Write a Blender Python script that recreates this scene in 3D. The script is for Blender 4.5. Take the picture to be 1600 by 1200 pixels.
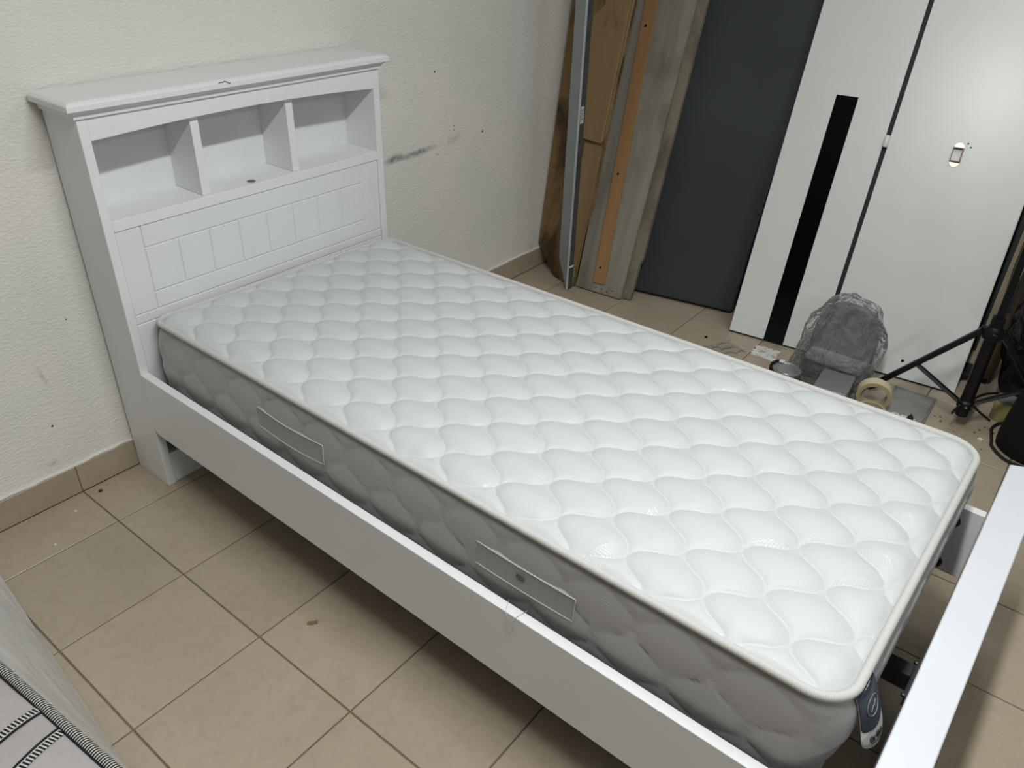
import bpy, bmesh, math, random
from mathutils import Vector, Matrix, noise

for o in list(bpy.data.objects):
    bpy.data.objects.remove(o)
S = bpy.context.scene
COL = S.collection
rnd = random.Random(11)

# ------------------------------------------------------------------ camera
cam_d = bpy.data.cameras.new('camera')
cam_d.sensor_width = 36.0
cam_d.lens = 1225.797 / 1600 * 36
cam_d.clip_start = 0.02
cam = bpy.data.objects.new('camera', cam_d)
COL.objects.link(cam)
CR = ((0.6187044169, -0.7850853523, 0.0290832272),
      (-0.3981016457, -0.3452175614, -0.8499058271),
      (0.6772886565, 0.5142624086, -0.5261314008))
CP = (-0.684976, -2.157283, 1.584316)
cam.matrix_world = Matrix(((CR[0][0], -CR[1][0], -CR[2][0], CP[0]),
                           (CR[0][1], -CR[1][1], -CR[2][1], CP[1]),
                           (CR[0][2], -CR[1][2], -CR[2][2], CP[2]),
                           (0, 0, 0, 1)))
S.camera = cam

# ------------------------------------------------------------------ world, lights, exposure
W = bpy.data.worlds.new('world')
S.world = W
W.use_nodes = True
W.node_tree.nodes['Background'].inputs[0].default_value = (0.8, 0.9, 1.0, 1)
W.node_tree.nodes['Background'].inputs[1].default_value = 0.0
S.view_settings.view_transform = 'Standard'
S.view_settings.look = 'None'
S.view_settings.gamma = 1.0
S.view_settings.use_curve_mapping = False
S.view_settings.exposure = 0.22


def tube_or_fill_light(x, y, z, power, lx=1.2, ly=0.10, color=(0.965, 1.0, 0.985)):
    l = bpy.data.lights.new('tube_or_fill_light', 'AREA')
    l.shape = 'RECTANGLE'
    l.size = lx
    l.size_y = ly
    l.energy = power
    l.color = color
    o = bpy.data.objects.new('tube_or_fill_light', l)
    o.location = (x, y, z)
    COL.objects.link(o)
    return o


for lx_, pw_ in ((0.02, 42), (2.0, 9)):   # one row of ceiling tubes above the foot of the bed
    tube_or_fill_light(lx_, -1.90, 2.56, pw_)
tube_or_fill_light(1.3, -4.4, 2.56, 9)  # added fill lamp, lifts the floor shade past the footboard
tube_or_fill_light(-0.9, -4.4, 2.56, 22)            # added fill behind the camera, brightens rail and mattress side

# ------------------------------------------------------------------ material helpers
class MT:
    """Small wrapper to write node materials in few lines."""
    def __init__(s, name, base=(0.8, 0.8, 0.8), rough=0.5, spec=0.5, metal=0.0):
        s.m = bpy.data.materials.new(name)
        s.m.use_nodes = True
        s.nt = s.m.node_tree
        s.b = s.nt.nodes['Principled BSDF']
        s.out = s.nt.nodes['Material Output']
        s.set('Base Color', (*base, 1))
        s.set('Roughness', rough)
        s.set('Specular IOR Level', spec)
        s.set('Metallic', metal)
        s._co = None

    def set(s, k, v):
        s.b.inputs[k].default_value = v

    def n(s, t, **kw):
        nd = s.nt.nodes.new(t)
        for k, v in kw.items():
            setattr(nd, k, v)
        return nd

    def link(s, a, b):
        s.nt.links.new(a, b)

    def coord(s, kind='Object', loc=(0, 0, 0), rot=(0, 0, 0), scale=(1, 1, 1), vt='POINT'):
        if s._co is None:
            s._co = s.n('ShaderNodeTexCoord')
        mp = s.n('ShaderNodeMapping', vector_type=vt)
        mp.inputs['Location'].default_value = loc
        mp.inputs['Rotation'].default_value = rot
        mp.inputs['Scale'].default_value = scale
        s.link(s._co.outputs[kind], mp.inputs['Vector'])
        return mp.outputs['Vector']

    def noise(s, vec, scale, detail=4, rough=0.55, dist=0.0):
        nd = s.n('ShaderNodeTexNoise')
        nd.inputs['Scale'].default_value = scale
        nd.inputs['Detail'].default_value = detail
        nd.inputs['Roughness'].default_value = rough
        nd.inputs['Distortion'].default_value = dist
        if vec is not None:
            s.link(vec, nd.inputs['Vector'])
        return nd.outputs['Fac']

    def ramp(s, fac, stops):
        nd = s.n('ShaderNodeValToRGB')
        el = nd.color_ramp.elements
        while len(el) < len(stops):
            el.new(0.5)
        for e, (p, c) in zip(el, stops):
            e.position = p
            e.color = (*c, 1) if len(c) == 3 else c
        s.link(fac, nd.inputs['Fac'])
        return nd.outputs['Color']

    def mr(s, fac, a, b, c=0.0, d=1.0, smooth=False):
        nd = s.n('ShaderNodeMapRange')
        if smooth:
            nd.interpolation_type = 'SMOOTHSTEP'
        for i, v in enumerate((a, b, c, d)):
            nd.inputs[i + 1].default_value = v
        s.link(fac, nd.inputs[0])
        return nd.outputs[0]

    def math(s, op, a, b=None, c=None):
        nd = s.n('ShaderNodeMath', operation=op)
        for i, v in enumerate((a, b, c)):
            if v is None:
                continue
            if isinstance(v, (int, float)):
                nd.inputs[i].default_value = v
            else:
                s.link(v, nd.inputs[i])
        return nd.outputs[0]

    def mix(s, fac, a, b, mode='MIX'):
        nd = s.n('ShaderNodeMix', data_type='RGBA', blend_type=mode)
        for i, v in ((0, fac), (6, a), (7, b)):
            if isinstance(v, (int, float)):
                nd.inputs[i].default_value = v
            elif isinstance(v, tuple):
                nd.inputs[i].default_value = (*v, 1) if len(v) == 3 else v
            else:
                s.link(v, nd.inputs[i])
        return nd.outputs[2]

    def blob(s, loc, rot, scale, soft=1.0):
        """1 at the centre, 0 outside an ellipsoid in object space"""
        v = s.coord('Object', loc, rot, scale, 'TEXTURE')
        nd = s.n('ShaderNodeVectorMath', operation='LENGTH')
        s.link(v, nd.inputs[0])
        return s.mr(nd.outputs['Value'], 1.0, 1.0 - soft, 0.0, 1.0, True)

    def color(s, c):
        s.link(c, s.b.inputs['Base Color'])

    def rough(s, c):
        s.link(c, s.b.inputs['Roughness'])

    def bump(s, h, strength=0.3, dist=0.002, prev=None):
        nd = s.n('ShaderNodeBump')
        nd.inputs['Strength'].default_value = strength
        nd.inputs['Distance'].default_value = dist
        s.link(h, nd.inputs['Height'])
        if prev is not None:
            s.link(prev, nd.inputs['Normal'])
        s.link(nd.outputs['Normal'], s.b.inputs['Normal'])
        return nd.outputs['Normal']


# ------------------------------------------------------------------ materials
def make_wall():
    t = MT('painted_plaster', (0.60, 0.58, 0.52), 0.75, 0.25)
    v = t.coord('Object')
    big = t.noise(v, 1.6, 3)
    col = t.mix(t.mr(big, 0.35, 0.65), (0.80, 0.765, 0.715), (0.735, 0.725, 0.675))
    # bluish filler stripe running down
    vs = t.coord('Object', (2.165, 0, 1.0), (0, math.radians(-3.6), 0), (1, 1, 1), 'TEXTURE')
    sp = t.n('ShaderNodeSeparateXYZ')
    t.link(vs, sp.inputs[0])
    ax = t.math('ABSOLUTE', sp.outputs['X'])
    wob = t.math('MULTIPLY', t.noise(t.coord('Object', scale=(1, 1, 6)), 6), 0.05)
    stripe = t.mr(t.math('ADD', ax, wob), 0.062, 0.042)
    stripe = t.math('MULTIPLY', stripe, t.mr(sp.outputs['Z'], -0.28, -0.12))
    col = t.mix(t.math('MULTIPLY', stripe, 0.75), col, (0.75, 0.76, 0.78))
    # dark scuffs
    nz = t.noise(v, 38, 5, 0.7)
    for loc, rot, sc, k in (((1.50, 0, 0.733), (0, math.radians(-3), 0), (0.17, 0.1, 0.020), 1.0),
                            ((1.385, 0, 0.735), (0, math.radians(-6), 0), (0.075, 0.1, 0.024), 1.0),
                            ((1.72, 0, 0.75), (0, math.radians(-16), 0), (0.07, 0.1, 0.03), 0.35),
                            ((-0.05, 0, 0.132), (0, math.radians(-10), 0), (0.022, 0.1, 0.010), 0.7),
                            ((-0.004, 0, 0.41), (0, math.radians(76), 0), (0.06, 0.1, 0.010), 0.35),
                            ((2.286, 0, 0.115), (0, 0.3, 0), (0.012, 0.1, 0.02), 0.6),
                            ((1.62, 0, 0.705), (0, 0.2, 0), (0.02, 0.1, 0.006), 0.5)):
        m = t.math('MULTIPLY', t.blob(loc, rot, sc), t.mr(nz, 0.3, 0.62, 0.25, 1.0))
        col = t.mix(t.math('MULTIPLY', m, k), col, (0.13, 0.13, 0.125))
    for loc, r in (((1.615, 0, 1.018), 0.0055), ((1.901, 0, 0.747), 0.006), ((1.72, 0, 0.80), 0.003),
                   ((1.722, 0, 0.785), 0.003), ((0.1, 0, 0.55), 0.003), ((-0.02, 0, 0.25), 0.004)):
        col = t.mix(t.blob(loc, (0, 0, 0), (r, 0.1, r), 0.4), col, (0.02, 0.02, 0.02))
    col = t.mix(t.math('MULTIPLY', t.mr(nz, 0.6, 0.8), 0.12), col, (0.40, 0.37, 0.32))
    t.color(col)
    # roller stipple: short slanted ridges
    vd = t.coord('Object', (0, 0, 0), (0, math.radians(20), 0), (1.0, 1.0, 2.3))
    h1 = t.noise(vd, 75, 3, 0.5, 0.6)
    h2 = t.noise(v, 140, 2)
    h3 = t.noise(v, 300, 2)
    h = t.math('ADD', t.math('ADD', t.mr(h1, 0.35, 0.7, 0, 1, True), t.math('MULTIPLY', h2, 0.5)), t.math('MULTIPLY', h3, 0.25))
    t.bump(h, 0.42, 0.0025)
    return t.m


def make_tile():
    t = MT('beige_glazed_tile', (0.30, 0.25, 0.185), 0.34, 0.45)
    v = t.coord('Object')
    oi = t.n('ShaderNodeObjectInfo')
    va = t.n('ShaderNodeVectorMath', operation='ADD')
    t.link(v, va.inputs[0])
    t.link(oi.outputs['Location'], va.inputs[1])
    v = va.outputs[0]
    a = t.noise(v, 3.2, 4, 0.6)
    b = t.noise(v, 26, 5, 0.65, 0.8)
    c = t.mix(t.mr(a, 0.3, 0.7), (0.385, 0.314, 0.234), (0.43, 0.354, 0.270))
    c = t.mix(t.mr(b, 0.48, 0.80, 0, 0.42), c, (0.26, 0.205, 0.15))
    br = t.math('MULTIPLY_ADD', oi.outputs['Random'], 0.10, 0.95)
    hv = t.n('ShaderNodeHueSaturation')
    t.link(br, hv.inputs['Value'])
    t.link(c, hv.inputs['Color'])
    c = hv.outputs['Color']
    d = t.noise(v, 70, 2)
    c = t.mix(t.mr(d, 0.74, 0.80, 0, 0.5), c, (0.12, 0.095, 0.07))
    t.color(c)
    t.rough(t.mr(b, 0.3, 0.8, 0.27, 0.42))
    t.bump(t.noise(v, 40, 3), 0.05, 0.002)
    return t.m


def simple(name, base, rough=0.5, spec=0.5, metal=0.0, bump=None, var=0.0, vscale=6):
    t = MT(name, base, rough, spec, metal)
    v = t.coord('Object')
    if var:
        nz = t.noise(v, vscale, 4)
        d = tuple(max(0, c * (1 - var)) for c in base)
        e = tuple(min(1, c * (1 + var)) for c in base)
        t.color(t.mix(t.mr(nz, 0.3, 0.7), d, e))
    if bump:
        t.bump(t.noise(v, bump[0], 3), bump[1], bump[2])
    return t.m


def make_quilt(name, base_a, base_b, motif, sheen):
    """woven damask ticking: fine weave plus satin leaf motifs with dotted veins (uv in metres)"""
    t = MT(name, base_a, 0.55, 0.35)
    uv = t.coord('UV')
    cellv = t.n('ShaderNodeTexVoronoi', voronoi_dimensions='2D', feature='F1')
    cellv.inputs['Scale'].default_value = 6.2
    cellv.inputs['Randomness'].default_value = 0.75
    t.link(uv, cellv.inputs['Vector'])
    sub = t.n('ShaderNodeVectorMath', operation='SUBTRACT')
    t.link(uv, sub.inputs[0])
    t.link(cellv.outputs['Position'], sub.inputs[1])
    sc = t.n('ShaderNodeSeparateXYZ')
    t.link(cellv.outputs['Color'], sc.inputs[0])
    rot = t.n('ShaderNodeVectorRotate', rotation_type='Z_AXIS')
    t.link(sub.outputs[0], rot.inputs['Vector'])
    t.link(t.math('MULTIPLY', sc.outputs['X'], 6.283), rot.inputs['Angle'])
    xy = t.n('ShaderNodeSeparateXYZ')
    t.link(rot.outputs['Vector'], xy.inputs[0])
    x = t.math('DIVIDE', xy.outputs['X'], 0.052)
    y = t.math('DIVIDE', xy.outputs['Y'], 0.026)
    e = t.math('ADD', t.math('ABSOLUTE', y), t.math('MULTIPLY', x, x))
    inside = t.mr(e, 1.0, 0.93)
    rim = t.math('MULTIPLY', inside, t.mr(e, 0.70, 0.80))
    # veins: slanted hatch
    hatch = t.math('SINE', t.math('MULTIPLY', t.math('ADD', xy.outputs['X'], t.math('MULTIPLY', t.math('ABSOLUTE', xy.outputs['Y']), -0.8)), 900))
    dots = t.math('SINE', t.math('MULTIPLY', t.math('ADD', xy.outputs['X'], xy.outputs['Y']), 1300))
    veins = t.math('MULTIPLY', inside, t.math('MAXIMUM', t.math('MULTIPLY', t.mr(hatch, 0.2, 0.7), 0.55),
                                              t.math('MULTIPLY', rim, t.mr(dots, -0.2, 0.4))))
    keep = t.mr(sc.outputs['Y'], 0.25, 0.30)
    mot = t.math('MULTIPLY', veins, keep)
    v = t.coord('Object')
    nz = t.noise(v, 5, 4)
    col = t.mix(t.mr(nz, 0.3, 0.7), base_a, base_b)
    t.color(t.mix(t.math('MULTIPLY', mot, motif), col, tuple(min(1, c * 1.06) for c in base_a)))
    t.rough(t.math('SUBTRACT', 0.50, t.math('MULTIPLY', mot, 0.30)))
    t.link(t.math('ADD', 0.30, t.math('MULTIPLY', mot, 0.6 * motif)), t.b.inputs['Specular IOR Level'])
    w1 = t.n('ShaderNodeTexWave', bands_direction='X')
    w1.inputs['Scale'].default_value = 160
    t.link(uv, w1.inputs['Vector'])
    w2 = t.n('ShaderNodeTexWave', bands_direction='Y')
    w2.inputs['Scale'].default_value = 160
    t.link(uv, w2.inputs['Vector'])
    weave = t.math('MULTIPLY', w1.outputs['Fac'], w2.outputs['Fac'])
    wr = t.noise(t.coord('Object', scale=(1, 1, 1)), 22, 5, 0.6, 0.4)
    h = t.math('ADD', t.math('MULTIPLY', weave, 0.06), t.math('ADD', t.math('MULTIPLY', mot, 0.40), t.math('MULTIPLY', wr, 0.55)))
    t.bump(h, 0.35, 0.003)
    t.set('Sheen Weight', sheen)
    t.set('Sheen Roughness', 0.4)
    return t.m


def make_ribbed(name, base, scale):
    t = MT(name, base, 0.6, 0.3)
    w = t.n('ShaderNodeTexWave', bands_direction='X')
    w.inputs['Scale'].default_value = scale
    t.link(t.coord('UV'), w.inputs['Vector'])
    t.color(t.mix(w.outputs['Fac'], tuple(c * 0.86 for c in base), base))
    t.bump(w.outputs['Fac'], 0.5, 0.0015)
    return t.m


def make_stripe(name, scale, slant=0.0, edge=None):
    """black and white tape, uv.x along it in metres, uv.y across 0..1"""
    t = MT(name, (0.8, 0.8, 0.8), 0.6, 0.3)
    sp = t.n('ShaderNodeSeparateXYZ')
    t.link(t.coord('UV'), sp.inputs[0])
    y = t.math('SUBTRACT', sp.outputs['Y'], 0.5)
    u = t.math('ADD', sp.outputs['X'], t.math('MULTIPLY', t.math('MULTIPLY', y, y), slant))
    s = t.math('SINE', t.math('MULTIPLY', u, 6.2832 * scale))
    c = t.mix(t.mr(s, 0.0, 0.4), (0.012, 0.012, 0.014), (0.62, 0.60, 0.57))
    if edge:
        for a, b, colr in edge:
            m = t.math('MULTIPLY', t.math('GREATER_THAN', sp.outputs['Y'], a), t.math('LESS_THAN', sp.outputs['Y'], b))
            c = t.mix(m, c, colr)
    t.color(c)
    t.bump(s, 0.4, 0.001)
    return t.m


def make_wood(name, a, b, stain=None, grain=(1, 1, 0.08), scale=14, rough=0.6, blotch=2.2, lo=0.52, hi=0.7):
    t = MT(name, a, rough, 0.3)
    v = t.coord('Object', scale=grain)
    g = t.noise(v, scale, 6, 0.65, 0.5)
    c = t.mix(t.mr(g, 0.3, 0.7), a, b)
    if stain:
        vs = t.coord('Object', (0.37, 0.1, 0.2), (0, 0, 0), (1, 1, 0.55))
        m = t.mr(t.noise(vs, blotch * 2.0, 5, 0.62, 0.4), lo, hi, 0, 0.85)
        c = t.mix(m, c, stain)
        m2 = t.mr(t.noise(t.coord('Object', (3, 3, 3)), 60, 4, 0.7), 0.62, 0.75, 0, 0.35)
        c = t.mix(m2, c, stain)
    t.color(c)
    t.bump(g, 0.15, 0.002)
    return t.m


def make_plastic(name, tint, amount, rough=0.08, bump=(60, 0.9, 0.006)):
    """thin clear film: mostly see-through, glossy where it creases"""
    t = MT(name, tint, rough, 0.5)
    n = t.noise(t.coord('Object'), bump[0], 3, 0.6, 1.2)
    nrm = t.bump(n, bump[1], bump[2])
    tr = t.n('ShaderNodeBsdfTransparent')
    tr.inputs['Color'].default_value = (0.96, 0.97, 0.97, 1)
    fr = t.n('ShaderNodeFresnel')
    fr.inputs['IOR'].default_value = 1.45
    t.link(nrm, fr.inputs['Normal'])
    fac = t.math('ADD', t.math('MULTIPLY', fr.outputs[0], 1.0), t.math('MULTIPLY', t.mr(n, 0.4, 0.75), amount))
    fac = t.math('MINIMUM', t.math('ADD', fac, amount * 0.5), 0.95)
    mx = t.n('ShaderNodeMixShader')
    t.link(fac, mx.inputs[0])
    t.link(tr.outputs[0], mx.inputs[1])
    t.link(t.b.outputs[0], mx.inputs[2])
    t.link(mx.outputs[0], t.out.inputs['Surface'])
    return t.m


def make_laminate(name, base, rough=0.38, dirt=0.0):
    t = MT(name, base, rough, 0.45)
    v = t.coord('Object')
    nz = t.noise(v, 9, 4)
    c = t.mix(t.mr(nz, 0.3, 0.75), base, tuple(x * 0.965 for x in base))
    if dirt:
        d = t.mr(t.noise(v, 24, 5, 0.7, 0.4), 0.60, 0.8, 0, dirt)
        c = t.mix(d, c, (0.42, 0.39, 0.34))
    t.color(c)
    t.bump(t.noise(v, 220, 2), 0.03, 0.001)
    return t.m


M = dict(
    wall=make_wall(), tile=make_tile(),
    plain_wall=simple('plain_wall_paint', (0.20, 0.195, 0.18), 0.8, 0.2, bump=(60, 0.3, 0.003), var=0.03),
    ceiling=simple('ceiling_paint', (0.30, 0.30, 0.29), 0.85, 0.2, bump=(80, 0.1, 0.002)),
    grout=simple('dark_grout', (0.175, 0.138, 0.102), 0.9, 0.2, bump=(150, 0.3, 0.002), var=0.15, vscale=40),
    caulk=simple('pale_paint_bead', (0.74, 0.72, 0.68), 0.7, 0.3, bump=(50, 0.8, 0.004), var=0.06),
    white=make_laminate('white_laminate', (0.79, 0.795, 0.80), 0.38, 0.10),
    white_in=make_laminate('white_laminate_panel', (0.76, 0.77, 0.775), 0.45, 0.10),
    foot=make_laminate('white_gloss_board', (0.70, 0.715, 0.765), 0.3),
    quilt=make_quilt('white_damask_ticking', (0.570, 0.586, 0.590), (0.552, 0.572, 0.576), 0.9, 0.10),
    border=make_quilt('grey_damask_border', (0.365, 0.350, 0.343), (0.40, 0.385, 0.378), 0.25, 0.35),
    piping=make_ribbed('ribbed_edge_tape', (0.63, 0.62, 0.59), 95),
    handle=make_ribbed('grey_webbing', (0.42, 0.41, 0.395), 120),
    handle_edge=simple('pale_grey_cord', (0.52, 0.51, 0.48), 0.6),
    black_steel=simple('black_painted_steel', (0.008, 0.009, 0.012), 0.38, 0.5),
    black_metal=simple('black_tripod_metal', (0.004, 0.004, 0.005), 0.42, 0.35),
    black_rubber=simple('black_rubber', (0.008, 0.008, 0.008), 0.6, 0.4),
    bronze=simple('bronze_bolt', (0.16, 0.10, 0.05), 0.3, 0.5, 0.9),
    dark=simple('dark_hole', (0.006, 0.006, 0.006), 0.8, 0.2),
    steel=simple('steel_bolt', (0.6, 0.6, 0.6), 0.3, 0.5, 1.0),
    grey_film=simple('grommet_grey', (0.16, 0.165, 0.15), 0.5, 0.4),
    navy=None, black_gloss=simple('black_gloss_glass', (0.002, 0.002, 0.003), 0.12, 0.35),
    door=make_laminate('white_door_laminate', (0.74, 0.74, 0.72), 0.30),
    cream=simple('cream_edge_band', (0.70, 0.67, 0.58), 0.5, 0.4),
    tan_board=make_wood('tan_backing_board', (0.20, 0.155, 0.095), (0.26, 0.20, 0.13)),
    dark_frame=simple('dark_frame', (0.018, 0.019, 0.024), 0.42, 0.4, var=0.15),
    cream_panel=make_wood('cream_panel', (0.36, 0.30, 0.20), (0.30, 0.245, 0.16), (0.12, 0.09, 0.055), blotch=3),
    brown_wood=make_wood('dark_brown_wood', (0.05, 0.028, 0.012), (0.085, 0.05, 0.02)),
    brown=make_wood('stained_brown_board', (0.225, 0.140, 0.058), (0.26, 0.165, 0.072), (0.030, 0.018, 0.007), lo=0.44, hi=0.60),
    brown_layer=make_wood('tan_brown_board', (0.27, 0.18, 0.085), (0.30, 0.205, 0.10), (0.12, 0.075, 0.032), lo=0.56, hi=0.70),
    grey_wood=make_wood('weathered_grey_board', (0.20, 0.180, 0.142), (0.32, 0.295, 0.245), (0.12, 0.105, 0.085), blotch=2.5, lo=0.5, hi=0.75, rough=0.7),
    grey_wood_edge=make_wood('weathered_grey_edge', (0.20, 0.18, 0.135), (0.245, 0.22, 0.165), (0.11, 0.095, 0.07), blotch=3),
    batten=make_wood('orange_brown_batten', (0.31, 0.165, 0.07), (0.36, 0.20, 0.09)),
    zinc=simple('grey_painted_steel', (0.27, 0.295, 0.30), 0.35, 0.5, 0.35, var=0.06),
    zinc_dark=simple('dark_grey_steel', (0.075, 0.085, 0.085), 0.45, 0.4, 0.2, var=0.2, vscale=25),
    zinc_edge=simple('bright_steel_edge', (0.55, 0.57, 0.60), 0.3, 0.5, 0.4),
    sticker=simple('white_sticker', (0.62, 0.62, 0.58), 0.6),
    ink=simple('dark_ink', (0.03, 0.03, 0.03), 0.7),
    brass=simple('copper_bracket', (0.72, 0.50, 0.41), 0.35, 0.5, 0.85),
    brass_dark=simple('bracket_inner', (0.10, 0.075, 0.04), 0.4, 0.5, 0.6),
    roller=simple('white_nylon', (0.75, 0.76, 0.74), 0.35, 0.5),
    masking=simple('masking_tape', (0.60, 0.52, 0.34), 0.6, 0.3, var=0.05, vscale=30),
    masking_side=simple('masking_tape_side', (0.46, 0.37, 0.20), 0.65, 0.3, var=0.12, vscale=60),
    cardboard=simple('tape_core_card', (0.42, 0.35, 0.25), 0.7, 0.3),
    grey_plastic=simple('grey_plastic', (0.17, 0.175, 0.18), 0.34, 0.5, bump=(90, 0.05, 0.001)),
    grey_core=simple('grey_seat_shell', (0.17, 0.175, 0.18), 0.45, 0.5, var=0.12),
    grey_core_light=simple('pale_grey_ledge', (0.36, 0.365, 0.36), 0.4, 0.5),
    tin=simple('brushed_tin', (0.38, 0.39, 0.38), 0.32, 0.5, 0.75, var=0.06, vscale=40),
    tin_label=simple('dull_red_label', (0.24, 0.09, 0.05), 0.5),
    film=make_plastic('clear_wrinkled_film', (0.80, 0.81, 0.80), 0.075, 0.05, (13, 0.85, 0.05)),
    scrap_film=make_plastic('clear_film_scrap', (0.75, 0.75, 0.73), 0.02, bump=(70, 0.8, 0.005)),
    sheet=make_plastic('clear_flat_plastic', (0.40, 0.39, 0.36), 0.42, 0.2, (8, 0.1, 0.001)),
    black_bag=None,
    black_cloth=simple('black_cloth', (0.006, 0.006, 0.007), 0.8, 0.2, bump=(40, 0.4, 0.004)),
    pink=None,
    cover=None,
    label_navy=simple('navy_label', (0.018, 0.026, 0.042), 0.4, 0.4),
    label_white=simple('white_label', (0.62, 0.61, 0.58), 0.5),
    label_pale=simple('pale_logo_thread', (0.20, 0.24, 0.25), 0.5),
    paper=simple('pale_paper_crumb', (0.7, 0.68, 0.62), 0.7),
    tape_scrap=simple('brown_tape_scrap', (0.22, 0.145, 0.055), 0.5),
    yellow=simple('olive_yellow_plastic', (0.36, 0.33, 0.13), 0.5),
    thread=simple('pale_thread', (0.6, 0.6, 0.6), 0.6),
)
t = MT('navy_upholstery', (0.042, 0.047, 0.054), 0.7, 0.25)
t.color(t.mix(t.mr(t.noise(t.coord('Object'), 3, 3), 0.3, 0.7), (0.040, 0.045, 0.052), (0.050, 0.056, 0.064)))
t.bump(t.noise(t.coord('Object'), 260, 2), 0.15, 0.001)
M['navy'] = t.m
t = MT('black_refuse_bag', (0.003, 0.003, 0.0035), 0.25, 0.35)
t.bump(t.noise(t.coord('Object'), 16, 3, 0.5, 1.5), 0.8, 0.012)
M['black_bag'] = t.m
t = MT('pale_pink_knit', (0.58, 0.54, 0.53), 0.65, 0.3)
t.color(t.mix(t.mr(t.noise(t.coord('Object'), 7, 4), 0.35, 0.65), (0.48, 0.445, 0.44), (0.42, 0.38, 0.375)))
t.bump(t.noise(t.coord('Object'), 22, 5, 0.65, 0.6), 0.6, 0.006)
M['pink'] = t.m
t = MT('milky_plastic_cover', (0.50, 0.51, 0.51), 0.22, 0.5)
t.color(t.mix(t.mr(t.noise(t.coord('Object', scale=(1, 0.35, 1)), 9, 4, 0.6, 0.5), 0.3, 0.7), (0.54, 0.55, 0.555), (0.70, 0.70, 0.69)))
t.bump(t.noise(t.coord('Object', scale=(1, 0.3, 1)), 14, 3, 0.5, 0.8), 0.5, 0.01)
M['cover'] = t.m


# ------------------------------------------------------------------ object helpers
def link(o, parent=None):
    COL.objects.link(o)
    if parent is not None:
        o.parent = parent
    return o


def tag(o, label=None, cat=None, group=None, kind=None):
    if label: o['label'] = label
    if cat: o['category'] = cat
    if group: o['group'] = group
    if kind: o['kind'] = kind
    return o


def thing(name, label, cat, matrix=None, group=None):
    o = bpy.data.objects.new(name, None)
    o.empty_display_size = 0.05
    COL.objects.link(o)
    if matrix is not None:
        o.matrix_world = matrix if isinstance(matrix, Matrix) else Matrix.Translation(matrix)
    return tag(o, label, cat, group)


def mesh_obj(name, bm, mats, parent=None, smooth=False, origin=None, matrix=None):
    """bm coordinates are local to the parent (or world when there is none); origin re-centres the mesh"""
    if origin is not None:
        bmesh.ops.translate(bm, verts=bm.verts, vec=-Vector(origin))
    bmesh.ops.recalc_face_normals(bm, faces=bm.faces)
    me = bpy.data.meshes.new(name)
    bm.to_mesh(me)
    bm.free()
    for m in (mats if isinstance(mats, (list, tuple)) else [mats]):
        me.materials.append(m)
    if smooth:
        me.polygons.foreach_set('use_smooth', [True] * len(me.polygons))
        if smooth != 'all':
            me.set_sharp_from_angle(angle=math.radians(38))
    o = bpy.data.objects.new(name, me)
    link(o, parent)
    if origin is not None:
        o.location = origin
    if matrix is not None:
        o.matrix_world = matrix
    return o


def add_box(bm, x0, x1, y0, y1, z0, z1, bevel=0.0, seg=1, mat=0):
    vs = [bm.verts.new(p) for p in ((x0, y0, z0), (x1, y0, z0), (x1, y1, z0), (x0, y1, z0),
                                    (x0, y0, z1), (x1, y0, z1), (x1, y1, z1), (x0, y1, z1))]
    fs = [bm.faces.new([vs[i] for i in q]) for q in
          ((0, 3, 2, 1), (4, 5, 6, 7), (0, 1, 5, 4), (1, 2, 6, 5), (2, 3, 7, 6), (3, 0, 4, 7))]
    for f in fs:
        f.material_index = mat
    if bevel:
        es = list({e for f in fs for e in f.edges})
        r = bmesh.ops.bevel(bm, geom=es, offset=bevel, segments=seg, affect='EDGES', profile=0.5)
        for f in r['faces']:
            f.material_index = mat
    return fs


def box_bm(*a, **k):
    bm = bmesh.new()
    add_box(bm, *a, **k)
    return bm


def add_prism(bm, pts, vec, bevel=0.0, mat=0):
    """polygon pts (3D) extruded along vec"""
    vec = Vector(vec)
    a = [bm.verts.new(p) for p in pts]
    b = [bm.verts.new(Vector(p) + vec) for p in pts]
    n = len(pts)
    fs = [bm.faces.new(a), bm.faces.new(b[::-1])]
    for i in range(n):
        fs.append(bm.faces.new((a[i], b[i], b[(i + 1) % n], a[(i + 1) % n])))
    for f in fs:
        f.material_index = mat
    if bevel:
        es = list({e for f in fs for e in f.edges})
        bmesh.ops.bevel(bm, geom=es, offset=bevel, segments=1, affect='EDGES')
    return fs


def prism_bm(*a, **k):
    bm = bmesh.new()
    add_prism(bm, *a, **k)
    return bm


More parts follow.
